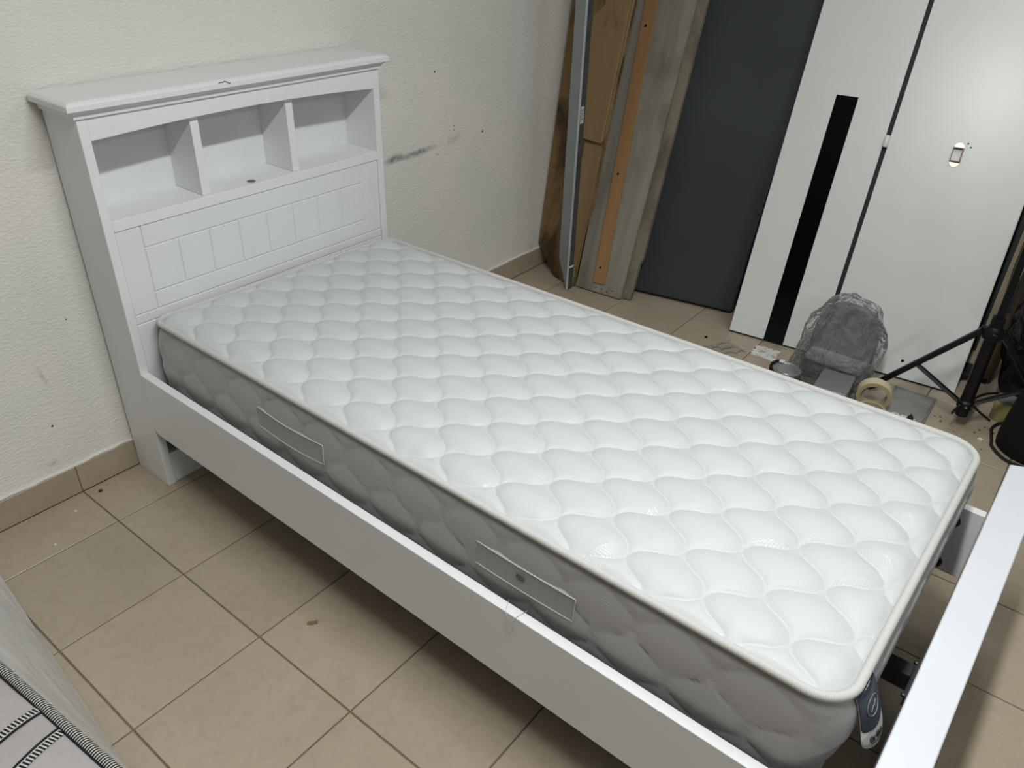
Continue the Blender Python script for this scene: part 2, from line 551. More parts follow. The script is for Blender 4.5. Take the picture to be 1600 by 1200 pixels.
def add_tube(bm, pts, r, seg=10, closed=False, uvl=None, squash=(1, 1), up=None, mat=0, caps=True):
    """tube swept along pts; r a number or list; squash scales (side, up)"""
    n = len(pts)
    pts = [Vector(p) for p in pts]
    rs = r if isinstance(r, (list, tuple)) else [r] * n
    rings = []
    prev = None
    ln = 0.0
    lens = []
    for i in range(n):
        if closed:
            tg = pts[(i + 1) % n] - pts[i - 1]
        else:
            tg = pts[min(i + 1, n - 1)] - pts[max(i - 1, 0)]
        tg.normalize()
        if i: ln += (pts[i] - pts[i - 1]).length
        lens.append(ln)
        u = Vector(up) if up else (prev if prev is not None else (Vector((0, 0, 1)) if abs(tg.z) < 0.9 else Vector((1, 0, 0))))
        side = tg.cross(u).normalized()
        u2 = side.cross(tg).normalized()
        prev = u2
        ring = []
        for k in range(seg):
            a = 2 * math.pi * k / seg
            ring.append(bm.verts.new(pts[i] + side * math.cos(a) * rs[i] * squash[0] + u2 * math.sin(a) * rs[i] * squash[1]))
        rings.append(ring)
    total = ln
    for i in range(n if closed else n - 1):
        j = (i + 1) % n
        for k in range(seg):
            f = bm.faces.new((rings[i][k], rings[i][(k + 1) % seg], rings[j][(k + 1) % seg], rings[j][k]))
            f.material_index = mat
            f.smooth = True
            if uvl is not None:
                l1 = lens[j] if j else total + (pts[0] - pts[-1]).length
                vals = ((lens[i], k / seg), (lens[i], (k + 1) / seg), (l1, (k + 1) / seg), (l1, k / seg))
                for lp, uvv in zip(f.loops, vals):
                    lp[uvl].uv = uvv
    if not closed and caps:
        for ring in (rings[0][::-1], rings[-1]):
            f = bm.faces.new(ring)
            f.material_index = mat
    return rings


def tube_bm(*a, **k):
    bm = bmesh.new()
    add_tube(bm, *a, **k)
    return bm


def add_lathe(bm, prof, seg=32, mat=0, closed=True, M4=None):
    """profile (r,z) turned round z; closed joins last to first"""
    rings = []
    for r, z in prof:
        ring = []
        for k in range(seg):
            a = 2 * math.pi * k / seg
            p = Vector((r * math.cos(a), r * math.sin(a), z))
            if M4 is not None:
                p = M4 @ p
            ring.append(bm.verts.new(p))
        rings.append(ring)
    m = len(rings)
    for i in range(m if closed else m - 1):
        j = (i + 1) % m
        for k in range(seg):
            f = bm.faces.new((rings[i][k], rings[i][(k + 1) % seg], rings[j][(k + 1) % seg], rings[j][k]))
            f.material_index = mat
    if not closed:
        for ring in (rings[0][::-1], rings[-1]):
            f = bm.faces.new(ring)
            f.material_index = mat
    return rings


def frame(P, along, lean):
    """local X along the bottom edge, Z up the leaning face, Y into the wall"""
    X = Vector(along).normalized()
    Z = Vector(lean)
    Z = (Z - X * Z.dot(X)).normalized()
    Y = Z.cross(X)
    return Matrix(((X.x, Y.x, Z.x, P[0]), (X.y, Y.y, Z.y, P[1]), (X.z, Y.z, Z.z, P[2]), (0, 0, 0, 1)))


def ellipse(cx, cy, rx, ry, n=24):
    return [(cx + rx * math.cos(2 * math.pi * i / n), cy + ry * math.sin(2 * math.pi * i / n)) for i in range(n)]


# ------------------------------------------------------------------ room shell
XW, XE, YN, YS, ZC = -4.2, 3.14, 0.008, -6.0, 2.6
T = 1 / 3.0
D0 = 0.2062


def shell(name, x0, x1, y0, y1, z0, z1, mat):
    o = mesh_obj(name, box_bm(x0, x1, y0, y1, z0, z1), mat)
    return tag(o, kind='structure')


floor = shell('floor', XW, XE, YS, YN, -0.12, -0.0035, M['grout'])
shell('wall_north', XW, XE, YN, YN + 0.12, -0.12, ZC, M['wall'])
shell('wall_east', XE, XE + 0.12, YS, YN + 0.12, -0.12, ZC, M['plain_wall'])
shell('wall_south', XW, XE, YS - 0.12, YS, -0.12, ZC, M['plain_wall'])
shell('wall_west', XW - 0.12, XW, YS, YN + 0.12, -0.12, ZC, M['plain_wall'])
shell('ceiling', XW - 0.12, XE + 0.12, YS - 0.12, YN + 0.12, ZC, ZC + 0.1, M['ceiling'])


def tile_mesh(w, d):
    g = 0.0021
    bm = bmesh.new()
    hx, hy = w / 2 - g, d / 2 - g
    b = 0.0012
    lo = [bm.verts.new((sx * hx, sy * hy, -0.006)) for sx, sy in ((-1, -1), (1, -1), (1, 1), (-1, 1))]
    mid = [bm.verts.new((sx * hx, sy * hy, -b)) for sx, sy in ((-1, -1), (1, -1), (1, 1), (-1, 1))]
    top = [bm.verts.new((sx * (hx - b), sy * (hy - b), 0)) for sx, sy in ((-1, -1), (1, -1), (1, 1), (-1, 1))]
    bm.faces.new(top)
    for r0, r1 in ((lo, mid), (mid, top)):
        for i in range(4):
            bm.faces.new((r0[i], r0[(i + 1) % 4], r1[(i + 1) % 4], r1[i]))
    me = bpy.data.meshes.new('tile')
    bm.to_mesh(me)
    bm.free()
    me.materials.append(M['tile'])
    return me


full, part = tile_mesh(T, T), tile_mesh(T, D0)
for i in range(-5, 10):
    x0 = i * T
    for j in range(-1, 8):
        if j == -1:
            cy, me = -D0 / 2, part
        else:
            cy, me = -D0 - (j + 0.5) * T, full
        w = T
        cx = x0 + T / 2
        if x0 + T > XE:
            me = tile_mesh(XE - x0, D0 if j == -1 else T)
            cx = (x0 + XE) / 2
        o = bpy.data.objects.new('tile', me)
        link(o, floor)
        o.location = (cx, cy, rnd.uniform(-0.0006, 0.0))
        o.rotation_euler = (rnd.uniform(-0.0012, 0.0012), rnd.uniform(-0.0012, 0.0012), 0)
# the rest of the floor behind the photographer
bm = bmesh.new()
for i in range(-13, 10):
    for j in range(-1, 18):
        if i >= -5 and j < 8:
            continue
        x0, x1 = max(i * T, XW), min((i + 1) * T, XE)
        y1 = 0 if j == -1 else -D0 - j * T
        y0 = max(-D0 if j == -1 else y1 - T, YS)
        if x1 - x0 < 0.02 or y1 - y0 < 0.02:
            continue
        add_box(bm, x0 + 0.0021, x1 - 0.0021, y0 + 0.0021, y1 - 0.0021, -0.006, 0)
o = mesh_obj('far_tiles', bm, M['tile'], floor)
tag(o, kind='stuff')

# tiled skirting along the north wall
base = tag(mesh_obj('baseboard_north', box_bm(XW, XE, 0.003, YN, -0.003, 0.093), M['grout']), kind='structure')
for i in range(-13, 10):
    x0, x1 = max(i * T, XW), min((i + 1) * T, XE)
    bm = box_bm(-(x1 - x0) / 2 + 0.0012, (x1 - x0) / 2 - 0.0012, -0.0045, YN - 0.001, 0.001, 0.094, bevel=0.001)
    o = mesh_obj('tile', bm, M['tile'], base)
    o.location = ((x0 + x1) / 2, 0.004, 0)
bm = bmesh.new()
pts = []
k = 0
x = XW
while x < XE:
    pts.append((x, 0.0062 + rnd.uniform(-0.001, 0.001), 0.0965 + rnd.uniform(-0.0022, 0.0022)))
    x += 0.03
add_tube(bm, pts, 0.0058, 6)
tag(mesh_obj('trim_1', bm, M['caulk']), kind='structure')
be = tag(mesh_obj('baseboard_east', box_bm(XE - 0.012, XE, YS, -0.0005, -0.003, 0.094), M['grout']), kind='structure')
for j in range(19):
    y1 = -0.001 - j * T
    y0 = max(y1 - T, YS)
    o = mesh_obj('tile', box_bm(XE - 0.015, XE - 0.011, y0 + 0.0012, y1 - 0.0012, 0.001, 0.095), M['tile'], be)

# ------------------------------------------------------------------ bed frame
bed = thing('bed_frame', 'white bed frame with bookcase headboard, three open shelf niches and a low footboard', 'bed', (0.67, -1.2, 0))
BO = Vector((0.67, -1.2, 0))


def bp(name, bm, mat, parent=None, smooth=False, label=None):
    """bed part given in world coordinates"""
    bmesh.ops.translate(bm, verts=bm.verts, vec=-BO)
    o = mesh_obj(name, bm, mat, bed if parent is None else parent, smooth)
    if label: o['label'] = label
    return o


HX0, HX1, HF = 0.182, 1.159, -0.1745
for a, b in ((HX0, HX0 + 0.025), (HX1 - 0.025, HX1)):
    bp('side_panel', box_bm(a, b, HF, -0.006, 0.0, 1.1075, bevel=0.0012), M['white'])
IX0, IX1 = HX0 + 0.0252, HX1 - 0.0252
bp('back_panel', box_bm(IX0, IX1, -0.026, -0.014, 0.10, 1.107), M['white_in'])
bp('shelf', box_bm(IX0, IX1, HF + 0.0005, -0.0265, 0.8195, 0.8485, bevel=0.0012), M['white'])
# valance with a shallow arch
top = [(IX0, 1.1073), (IX1, 1.1073)]
arch = []
for i in range(25):
    f = i / 24
    xx = IX1 + (IX0 - IX1) * f
    arch.append((xx, 1.049 + 0.0155 * (1 - (2 * f - 1) ** 2) + 0.004 * f))
bp('valance', prism_bm([(x, HF + 0.0008, z) for x, z in top + arch], (0, 0.018, 0), bevel=0.0008), M['white'])
for xc in (0.4945, 0.8085):
    bp('divider', box_bm(xc - 0.0125, xc + 0.0125, HF + 0.016, -0.0265, 0.849, 1.107, bevel=0.001), M['white'])
# cable grommet in the middle shelf
bm = bmesh.new()
add_lathe(bm, [(0.0125, 0), (0.0125, 0.0018), (0.009, 0.0022), (0.0085, 0.0002)], 24, closed=True, M4=Matrix.Translation((0.651, -0.147, 0.8485)))
add_lathe(bm, [(0.0088, 0.0), (0.0086, 0.0012)], 24, closed=False, M4=Matrix.Translation((0.651, -0.147, 0.8485)))
add_box(bm, 0.643, 0.659, -0.1485, -0.1455, 0.8496, 0.8504)
bp('cable_grommet', bm, M['grey_film'], label='small grey grommet in the middle niche')

# crown: stacked moulding under a top board
def loft(levels, yb=-0.004):
    bm = bmesh.new()
    rings = []
    for z, h in levels:
        rings.append([bm.verts.new(p) for p in ((HX0 - h, HF - h, z), (HX1 + h, HF - h, z), (HX1 + h, yb, z), (HX0 - h, yb, z))])
    for a, b in zip(rings, rings[1:]):
        for i in range(4):
            bm.faces.new((a[i], a[(i + 1) % 4], b[(i + 1) % 4], b[i]))
    bm.faces.new(rings[0][::-1])
    bm.faces.new(rings[-1])
    return bm


lv = [(1.1078, -0.001), (1.1078, 0.0035), (1.1088, 0.0058), (1.1135, 0.0064), (1.1185, 0.0078), (1.1225, 0.0105), (1.1252, 0.0145), (1.1262, 0.0165), (1.1290, 0.0170), (1.1290, 0.0)]
bp('cornice', loft(lv), M['white'])
lv = [(1.1292, 0.0), (1.1292, 0.0235), (1.1305, 0.0250), (1.1425, 0.0252), (1.1455, 0.0230), (1.1485, 0.0185), (1.1505, 0.0145), (1.151, 0.011)]
bp('top_board', loft(lv), M['white'])
pts = [(0.562, HF - 0.0252, 1.1446), (0.568, HF - 0.0242, 1.1462), (0.574, HF - 0.0245, 1.145), (0.580, HF - 0.0235, 1.147),
       (0.588, HF - 0.0258, 1.1445), (0.592, HF - 0.026, 1.1405), (0.596, HF - 0.026, 1.142)]
bp('chipped_mark', tube_bm(pts, 0.0010, 6), M['ink'], label='small dark scuff on the front lip')

# framed front panel: stiles, rails, eight tongue boards
FZ = HF + 0.0035
fp = bp('front_panel', box_bm(IX0, IX1, FZ + 0.0035, FZ + 0.012, 0.1975, 0.8190), M['white_in'])


def fpiece(name, x0, x1, z0, z1):
    g = 0.0012
    bm = box_bm(x0 + g, x1 - g, FZ, FZ + 0.006, z0 + g, z1 - g, bevel=0.0016)
    bmesh.ops.translate(bm, verts=bm.verts, vec=-BO)
    return mesh_obj(name, bm, M['white_in'], fp)


fpiece('stile', IX0, 0.2785, 0.5770, 0.8190)
fpiece('stile', 1.0620, IX1, 0.5770, 0.8190)
fpiece('top_rail', 0.2785, 1.0620, 0.7570, 0.8190)
fpiece('bottom_rail', 0.2785, 1.0620, 0.5770, 0.6275)
for i in range(8):
    w = (1.0620 - 0.2785) / 8
    fpiece('board', 0.2785 + i * w, 0.2785 + (i + 1) * w, 0.6275, 0.7570)
fpiece('mid_rail', IX0, IX1, 0.5490, 0.5770)
fpiece('lower_board', IX0, IX1, 0.1975, 0.5490)
bp('kick_board', box_bm(IX0, IX1, HF + 0.004, HF + 0.020, 0.0005, 0.108, bevel=0.001), M['white'])
bp('bottom_shelf', box_bm(IX0, IX1, HF + 0.021, -0.027, 0.095, 0.107), M['white_in'])


# side rails: narrow boards on edge, slightly off square, the foot end a little lower
def rail(xa, xb, ya, yb, zta, ztb, th, h):
    bm = bmesh.new()
    c = 0.022
    prof = lambda y0, zt, zb: None
    # side profile (y,z) with the rounded lower corner next to the headboard
    za, zb = zta - h, ztb - h
    side = [(ya, zta), (ya, za + c)]
    for i in range(1, 5):
        a = math.pi + i / 5 * math.pi / 2
        side.append((ya - c - c * math.cos(a) * 1.0, za + c + c * math.sin(a)))
    side += [(ya - c, za), (yb, zb), (yb, ztb)]
    pts = []
    for y, z in side:
        f = (y - ya) / (yb - ya)
        pts.append((xa + (xb - xa) * f, y, z))
    add_prism(bm, pts, (th, 0, 0), bevel=0.0008)
    return bm


bp('side_rail', rail(0.1815, 0.1620, HF - 0.0006, -2.1772, 0.402, 0.398, 0.023, 0.198), M['white'])
rr = bp('side_rail', rail(1.1365, 1.1160, HF - 0.0006, -2.1900, 0.402, 0.388, 0.023, 0.198), M['white'])
# round cam holes with bronze bolts on the inner face of the right rail
for y, z in ((-2.130, 0.344), (-2.128, 0.212)):
    fx = 1.1365 + (1.1160 - 1.1365) * ((-y - 0.175) / 2.013)
    M4 = Matrix.Translation((fx, y, z)) @ Matrix.Rotation(-math.pi / 2, 4, 'Y')
    bm = bmesh.new()
    add_lathe(bm, [(0.0195, -0.001), (0.0195, 0.0006), (0.0002, 0.0006)], 24, closed=False, M4=M4)
    bmesh.ops.translate(bm, verts=bm.verts, vec=-BO)
    cup = mesh_obj('cam_hole', bm, M['dark'], rr)
    bm = bmesh.new()
    add_lathe(bm, [(0.0185, 0.0006), (0.0185, 0.0016), (0.0145, 0.0020), (0.0138, 0.0006)], 20, closed=True, M4=M4)
    add_lathe(bm, [(0.0065, 0.0005), (0.0065, 0.004), (0.004, 0.006)], 14, closed=False, M4=M4 @ Matrix.Translation((0.003, -0.004, 0)))
    bmesh.ops.translate(bm, verts=bm.verts, vec=-BO)
    mesh_obj('bolt', bm, M['bronze'], rr, smooth=True)

# footboard
bm = bmesh.new()
FZT = 0.520
add_prism(bm, [(0.150, -2.1775, 0.0), (1.158, -2.1930, 0.0), (1.190, -2.2660, 0.0), (0.150, -2.2430, 0.0)], (0, 0, FZT), bevel=0.0018)
bp('footboard', bm, M['foot'])
# centre beam with its end flange
beam = bp('center_beam', box_bm(0.632, 0.668, -2.1785, HF - 0.001, 0.246, 0.292, bevel=0.002), M['black_steel'], label='black steel centre beam under the slats')
bm = box_bm(0.582, 0.712, -2.1836, -2.1806, 0.258, 0.283)
for xx in (0.598, 0.696):
    add_lathe(bm, [(0.005, 0), (0.005, 0.004), (0.0028, 0.006)], 10, closed=False, M4=Matrix.Translation((xx, -2.1806, 0.270)) @ Matrix.Rotation(-math.pi / 2, 4, 'X'))
bmesh.ops.translate(bm, verts=bm.verts, vec=-BO)
mesh_obj('end_flange', bm, M['black_steel'], beam)
for k in range(11):
    y = -0.30 - k * 0.165
    bp('slat', box_bm(0.206, 1.118, y - 0.03, y + 0.03, 0.322, 0.336), M['tan_board'])
for xa in (0.205, 1.101):
    bp('slat_ledger', box_bm(xa, xa + 0.016, -1.99, -0.19, 0.294, 0.3215), M['tan_board'])

# ------------------------------------------------------------------ mattress
Z0, TX, TY, MX, MY, YAW, MW, ML = 0.5560, -0.00724, -0.01174, 0.23928, -0.17565, -0.019009, 0.8955, 1.9416
MY -= 0.006
cu, su = math.cos(YAW), math.sin(YAW)
EU = Vector((cu, su, 0))
EV = Vector((su, -cu, 0))
MO = Vector((0.66, -1.15, 0.336))
MH = 0.212


def mp(u, v, w=0.0):
    """mattress coordinates (across, along, up from the top edge) to world"""
    p = Vector((MX, MY, 0)) + EU * u + EV * v
    return Vector((p.x, p.y, Z0 + TX * (p.x - MX) + TY * (p.y - MY) + w))


RAD = (0.050, 0.062, 0.078, 0.070)      # HL, HR, FR, FL corner radii


def outline(inset=0.0, n=9, step=0.012):
    """rounded rectangle, uv points counter-clockwise from HL going along the left side to the foot"""
    a0, a1, b0, b1 = inset, MW - inset, inset, ML - inset
    rl = [max(r - inset, 0.01) for r in RAD]
    pts = []

    def line(p, q):
        L = math.hypot(q[0] - p[0], q[1] - p[1])
        k = max(int(L / step), 1)
        for i in range(k):
            pts.append((p[0] + (q[0] - p[0]) * i / k, p[1] + (q[1] - p[1]) * i / k))

    def arc(cx, cy, r, s):
        for i in range(n):
            a = s - math.pi / 2 * i / n
            pts.append((cx + r * math.cos(a), cy + r * math.sin(a)))
    # left side, FL, foot, FR, right side, HR, head, HL
    line((a0, b0 + rl[0]), (a0, b1 - rl[3]))
    arc(a0 + rl[3], b1 - rl[3], rl[3], math.pi)
    line((a0 + rl[3], b1), (a1 - rl[2], b1))
    arc(a1 - rl[2], b1 - rl[2], rl[2], math.pi / 2)
    line((a1, b1 - rl[2]), (a1, b0 + rl[1]))
    arc(a1 - rl[1], b0 + rl[1], rl[1], 0)
    line((a1 - rl[1], b0), (a0 + rl[0], b0))
    arc(a0 + rl[0], b0 + rl[0], rl[0], -math.pi / 2)
    return pts


# quilting lattice measured on the photograph: rows (i) and columns (j), S-shaped seams
LA, LB = (0.0759177, 0.0770110), (-0.0758907, 0.0769623)
LO = (0.52883, 1.3602)
DET = LA[0] * LB[1] - LB[0] * LA[1]


def seam(t):
    return 0.066 * math.sin(2 * math.pi * t) + 0.004 * math.sin(4 * math.pi * t)


def quilt(u, v):
    du, dv = u - LO[0], v - LO[1]
    i = (du * LB[1] - dv * LB[0]) / DET
    j = (dv * LA[0] - du * LA[1]) / DET
    a = i + seam(j)
    b = j + seam(i)
    fa, fb = a - math.floor(a), b - math.floor(b)
    q = (4 * fa * (1 - fa)) * (4 * fb * (1 - fb))
    return 0.5 * q ** 0.28 + 0.5 * q ** 0.7


mat_root = thing('mattress', 'single mattress with quilted white top and grey quilted sides on the white bed', 'mattress', MO)


def mo_part(name, bm, mats, smooth=True, parent=None, label=None):
    bmesh.ops.translate(bm, verts=bm.verts, vec=-MO)
    o = mesh_obj(name, bm, mats, mat_root if parent is None else parent, smooth)
    if label: o['label'] = label
    return o


# top panel
def build_top():
    nu, nv = 290, 630
    ins = 0.010
    bm = bmesh.new()
    uvl = bm.loops.layers.uv.new('UVMap')
    a0, a1, b0, b1 = ins, MW - ins, ins, ML - ins
    rl = [max(r - ins, 0.01) for r in RAD]
    grid = []
    for jv in range(nv + 1):
        row = []
        for iu in range(nu + 1):
            u = a0 + (a1 - a0) * iu / nu
            v = b0 + (b1 - b0) * jv / nv
            # clamp into rounded corners
            for cx, cy, r, sx, sy in ((a0 + rl[0], b0 + rl[0], rl[0], -1, -1), (a1 - rl[1], b0 + rl[1], rl[1], 1, -1),
                                      (a1 - rl[2], b1 - rl[2], rl[2], 1, 1), (a0 + rl[3], b1 - rl[3], rl[3], -1, 1)):
                x, y = (u - cx) * sx, (v - cy) * sy
                if x > 0 and y > 0:
                    m = max(x, y)
                    d = math.hypot(x, y)
                    u, v = cx + sx * x * m / d, cy + sy * y * m / d
                    ed = r - m
                    break
            else:
                ed = min(u - a0, a1 - u, v - b0, b1 - v)
            fade = 1 - math.exp(-max(ed, 0) / 0.020)
            edge_pillow = 1 - math.exp(-max(ed - 0.006, 0) / 0.012)
            h = -0.006 + 0.009 * fade + 0.0175 * quilt(u, v) * (0.25 + 0.75 * edge_pillow)
            h += 0.0025 * noise.noise(Vector((u * 5, v * 5, 1.3))) * fade
            # small puckers towards the seamed border
            if u < 0.16:
                h += 0.0022 * noise.noise(Vector((u * 22, v * 34, 4.7))) * fade * (1 - u / 0.16)
            if v > ML - 0.16:
                h += 0.0022 * noise.noise(Vector((u * 34, v * 22, 9.7))) * fade * (1 - (ML - v) / 0.16)
            vt = bm.verts.new(mp(u, v, h))
            row.append((vt, u, v))
        grid.append(row)
    for jv in range(nv):
        for iu in range(nu):
            q = (grid[jv][iu], grid[jv][iu + 1], grid[jv + 1][iu + 1], grid[jv + 1][iu])
            f = bm.faces.new([x[0] for x in q])
            f.smooth = True
            for lp, x in zip(f.loops, q):
                lp[uvl].uv = (x[1], x[2])
    return bm


mo_part('quilted_top', build_top(), M['quilt'], 'all')

# edge tapes and sides
loop = outline(0.008, 12, 0.009)
NL = len(loop)
bm = bmesh.new()
uvl = bm.loops.layers.uv.new('UVMap')
add_tube(bm, [mp(u, v, 0.0) for u, v in loop], 0.0086, 12, closed=True, uvl=uvl, squash=(0.95, 0.95), up=(0, 0, 1))
mo_part('edge_piping', bm, M['piping'], 'all')


# bottom outline: the mattress narrows to sit between the rails
def bottom_pt(u, v):
    fu, fv = u / MW, v / ML
    left = (0.2240, 0.2060)
    right = (1.1120, 1.0850)
    yl, yr = (-0.1960, -0.2160), (-2.1080, -2.1240)
    x0 = left[0] + (left[1] - left[0]) * fv
    x1 = right[0] + (right[1] - right[0]) * fv
    head = yl[0] + (yl[1] - yl[0]) * fu
    foot = yr[0] + (yr[1] - yr[0]) * fu
    return Vector((x0 + (x1 - x0) * fu, head + (foot - head) * fv, 0.3480))


bm = bmesh.new()
uvl = bm.loops.layers.uv.new('UVMap')
add_tube(bm, [bottom_pt(u, v) for u, v in loop], 0.0085, 8, closed=True, uvl=uvl, up=(0, 0, 1))
mo_part('lower_piping', bm, M['piping'], 'all')

slen = [0.0]
for i in range(NL):
    p, q = loop[i], loop[(i + 1) % NL]
    slen.append(slen[-1] + math.hypot(p[0] - q[0], p[1] - q[1]))


def side_point(i, f, off=0.0):
    """f: 0 at the top tape, 1 at the bottom tape"""
    u, v = loop[i % NL]
    p, q = loop[(i - 1) % NL], loop[(i + 1) % NL]
    tg = (mp(*q) - mp(*p)).normalized()
    nrm = tg.cross(Vector((0, 0, 1)))
    c = mp(MW / 2, ML / 2)
    if nrm.dot(mp(u, v) - c) < 0:
        nrm = -nrm
    a, b = mp(u, v, -0.002), bottom_pt(u, v)
    s = slen[i % NL]
    w = f * MH
    ft = max(0.0, nrm.dot(EV))
    bulge = 0.010 * math.sin(math.pi * f) - 0.006 + ft * 0.016 * math.sin(math.pi * f ** 0.6)
    qd = quilt(0.671 - w, s - 0.10) ** 0.42
    amp = 0.0095 * (1 - 0.7 * ft) * min(1, f / 0.12, (1 - f) / 0.1)
    return a.lerp(b, f) + nrm * (bulge + qd * amp + off), s, w


bm = bmesh.new()
uvl = bm.loops.layers.uv.new('UVMap')
NW = 44
ext = []
# refine along the outline by using every segment twice
fine = []
rings = []
for k in range(NW + 1):
    ring = []
    for i in range(NL):
        p, s, w = side_point(i, k / NW)
        ring.append((bm.verts.new(p), s, w))
    rings.append(ring)
for k in range(NW):
    for i in range(NL):
        j = (i + 1) % NL
        q = (rings[k][i], rings[k][j], rings[k + 1][j], rings[k + 1][i])
        f = bm.faces.new([x[0] for x in q])
        f.smooth = True
        for lp, x, sv in zip(f.loops, q, (slen[i], slen[i + 1], slen[i + 1], slen[i])):
            lp[uvl].uv = (sv, x[2])
mo_part('side_border', bm, M['border'], 'all')
# underside
bm = bmesh.new()
bm.faces.new([bm.verts.new(bottom_pt(u, v) + Vector((0, 0, -0.004))) for u, v in loop])
mo_part('underside', bm, M['border'])


# handles on the left side
def handle(v0, v1, w0, w1, sag=0.0, stamp=False):
    i0 = min(range(NL), key=lambda i: (abs(loop[i][0]) > 0.012, abs(loop[i][1] - v0)))
    i1 = min(range(NL), key=lambda i: (abs(loop[i][0]) > 0.012, abs(loop[i][1] - v1)))
    bm = bmesh.new()
    uvl = bm.loops.layers.uv.new('UVMap')
    n = 24
    m = 6
    rows = []
    edge = ([], [])
    nv = Vector((-1, 0, 0))
    for k in range(n + 1):
        f = k / n
        ii = i0 + (i1 - i0) * f
        a, b = int(math.floor(ii)), int(math.floor(ii)) + 1
        fr = ii - a
        row = []
        for j in range(m + 1):
            g = j / m
            w = w0 + (w1 - w0) * g + sag * math.sin(math.pi * f)
            fa = w / MH
            p = side_point(a, fa)[0].lerp(side_point(b, fa)[0], fr)
            base = mp(*loop[a], 0).lerp(bottom_pt(*loop[a]), fa)
            p = Vector((base.x - 0.0125 - 0.002 * math.sin(math.pi * f), p.y, p.z))
            row.append(bm.verts.new(p))
        edge[0].append(row[0].co.copy() + nv * 0.0006)
        edge[1].append(row[-1].co.copy() + nv * 0.0006)
        rows.append(row)
    back = [[bm.verts.new(v.co + Vector((0.006, 0, 0))) for v in row] for row in rows]
    for k in range(n):
        for j in range(m):
            fc = bm.faces.new((rows[k][j], rows[k + 1][j], rows[k + 1][j + 1], rows[k][j + 1]))
            for lp, (kk, jj) in zip(fc.loops, ((k, j), (k + 1, j), (k + 1, j + 1), (k, j + 1))):
                lp[uvl].uv = (kk / n * 0.25, jj / m * 0.05)
        for j in (0, m):
            bm.faces.new((rows[k][j], back[k][j], back[k + 1][j], rows[k + 1][j]))
    for k in (0, n):
        for j in range(m):
            bm.faces.new((rows[k][j], rows[k][j + 1], back[k][j + 1], back[k][j]))
    ends = [r.co.copy() + nv * 0.0006 for r in rows[-1]]
    mid = [(rows[n // 2 - 1][3].co.copy()), (rows[n // 2][2].co.copy())]
    h = mo_part('handle', bm, M['handle'])
    bm = bmesh.new()
    add_tube(bm, edge[0] + ends[1:-1] + edge[1][::-1], 0.0013, 6)
    mo_part('handle_welt', bm, M['handle_edge'], 'all', parent=h)
    if stamp:
        c = (mid[0] + mid[1]) / 2 + Vector((-0.0012, 0, 0))
        bm = bmesh.new()
        ring = [c + Vector((0, 0.010 * math.cos(t), 0.0085 * math.sin(t))) for t in [2 * math.pi * i / 18 for i in range(18)]]
        add_tube(bm, ring, 0.0011, 5, closed=True, up=(1, 0, 0))
        for s in (-1, 1):
            ring = [c + Vector((0, s * 0.0035 + 0.003 * math.cos(t), 0.004 * math.sin(t))) for t in [2 * math.pi * i / 12 for i in range(12)]]
            add_tube(bm, ring, 0.0009, 5, closed=True, up=(1, 0, 0))
        mo_part('stamped_emblem', bm, M['grey_film'], parent=h, label='small dark oval stamp on the handle')
    return h


handle(0.490, 0.745, 0.068, 0.122, 0.006)
handle(1.222, 1.462, 0.076, 0.132, 0.0, stamp=True)


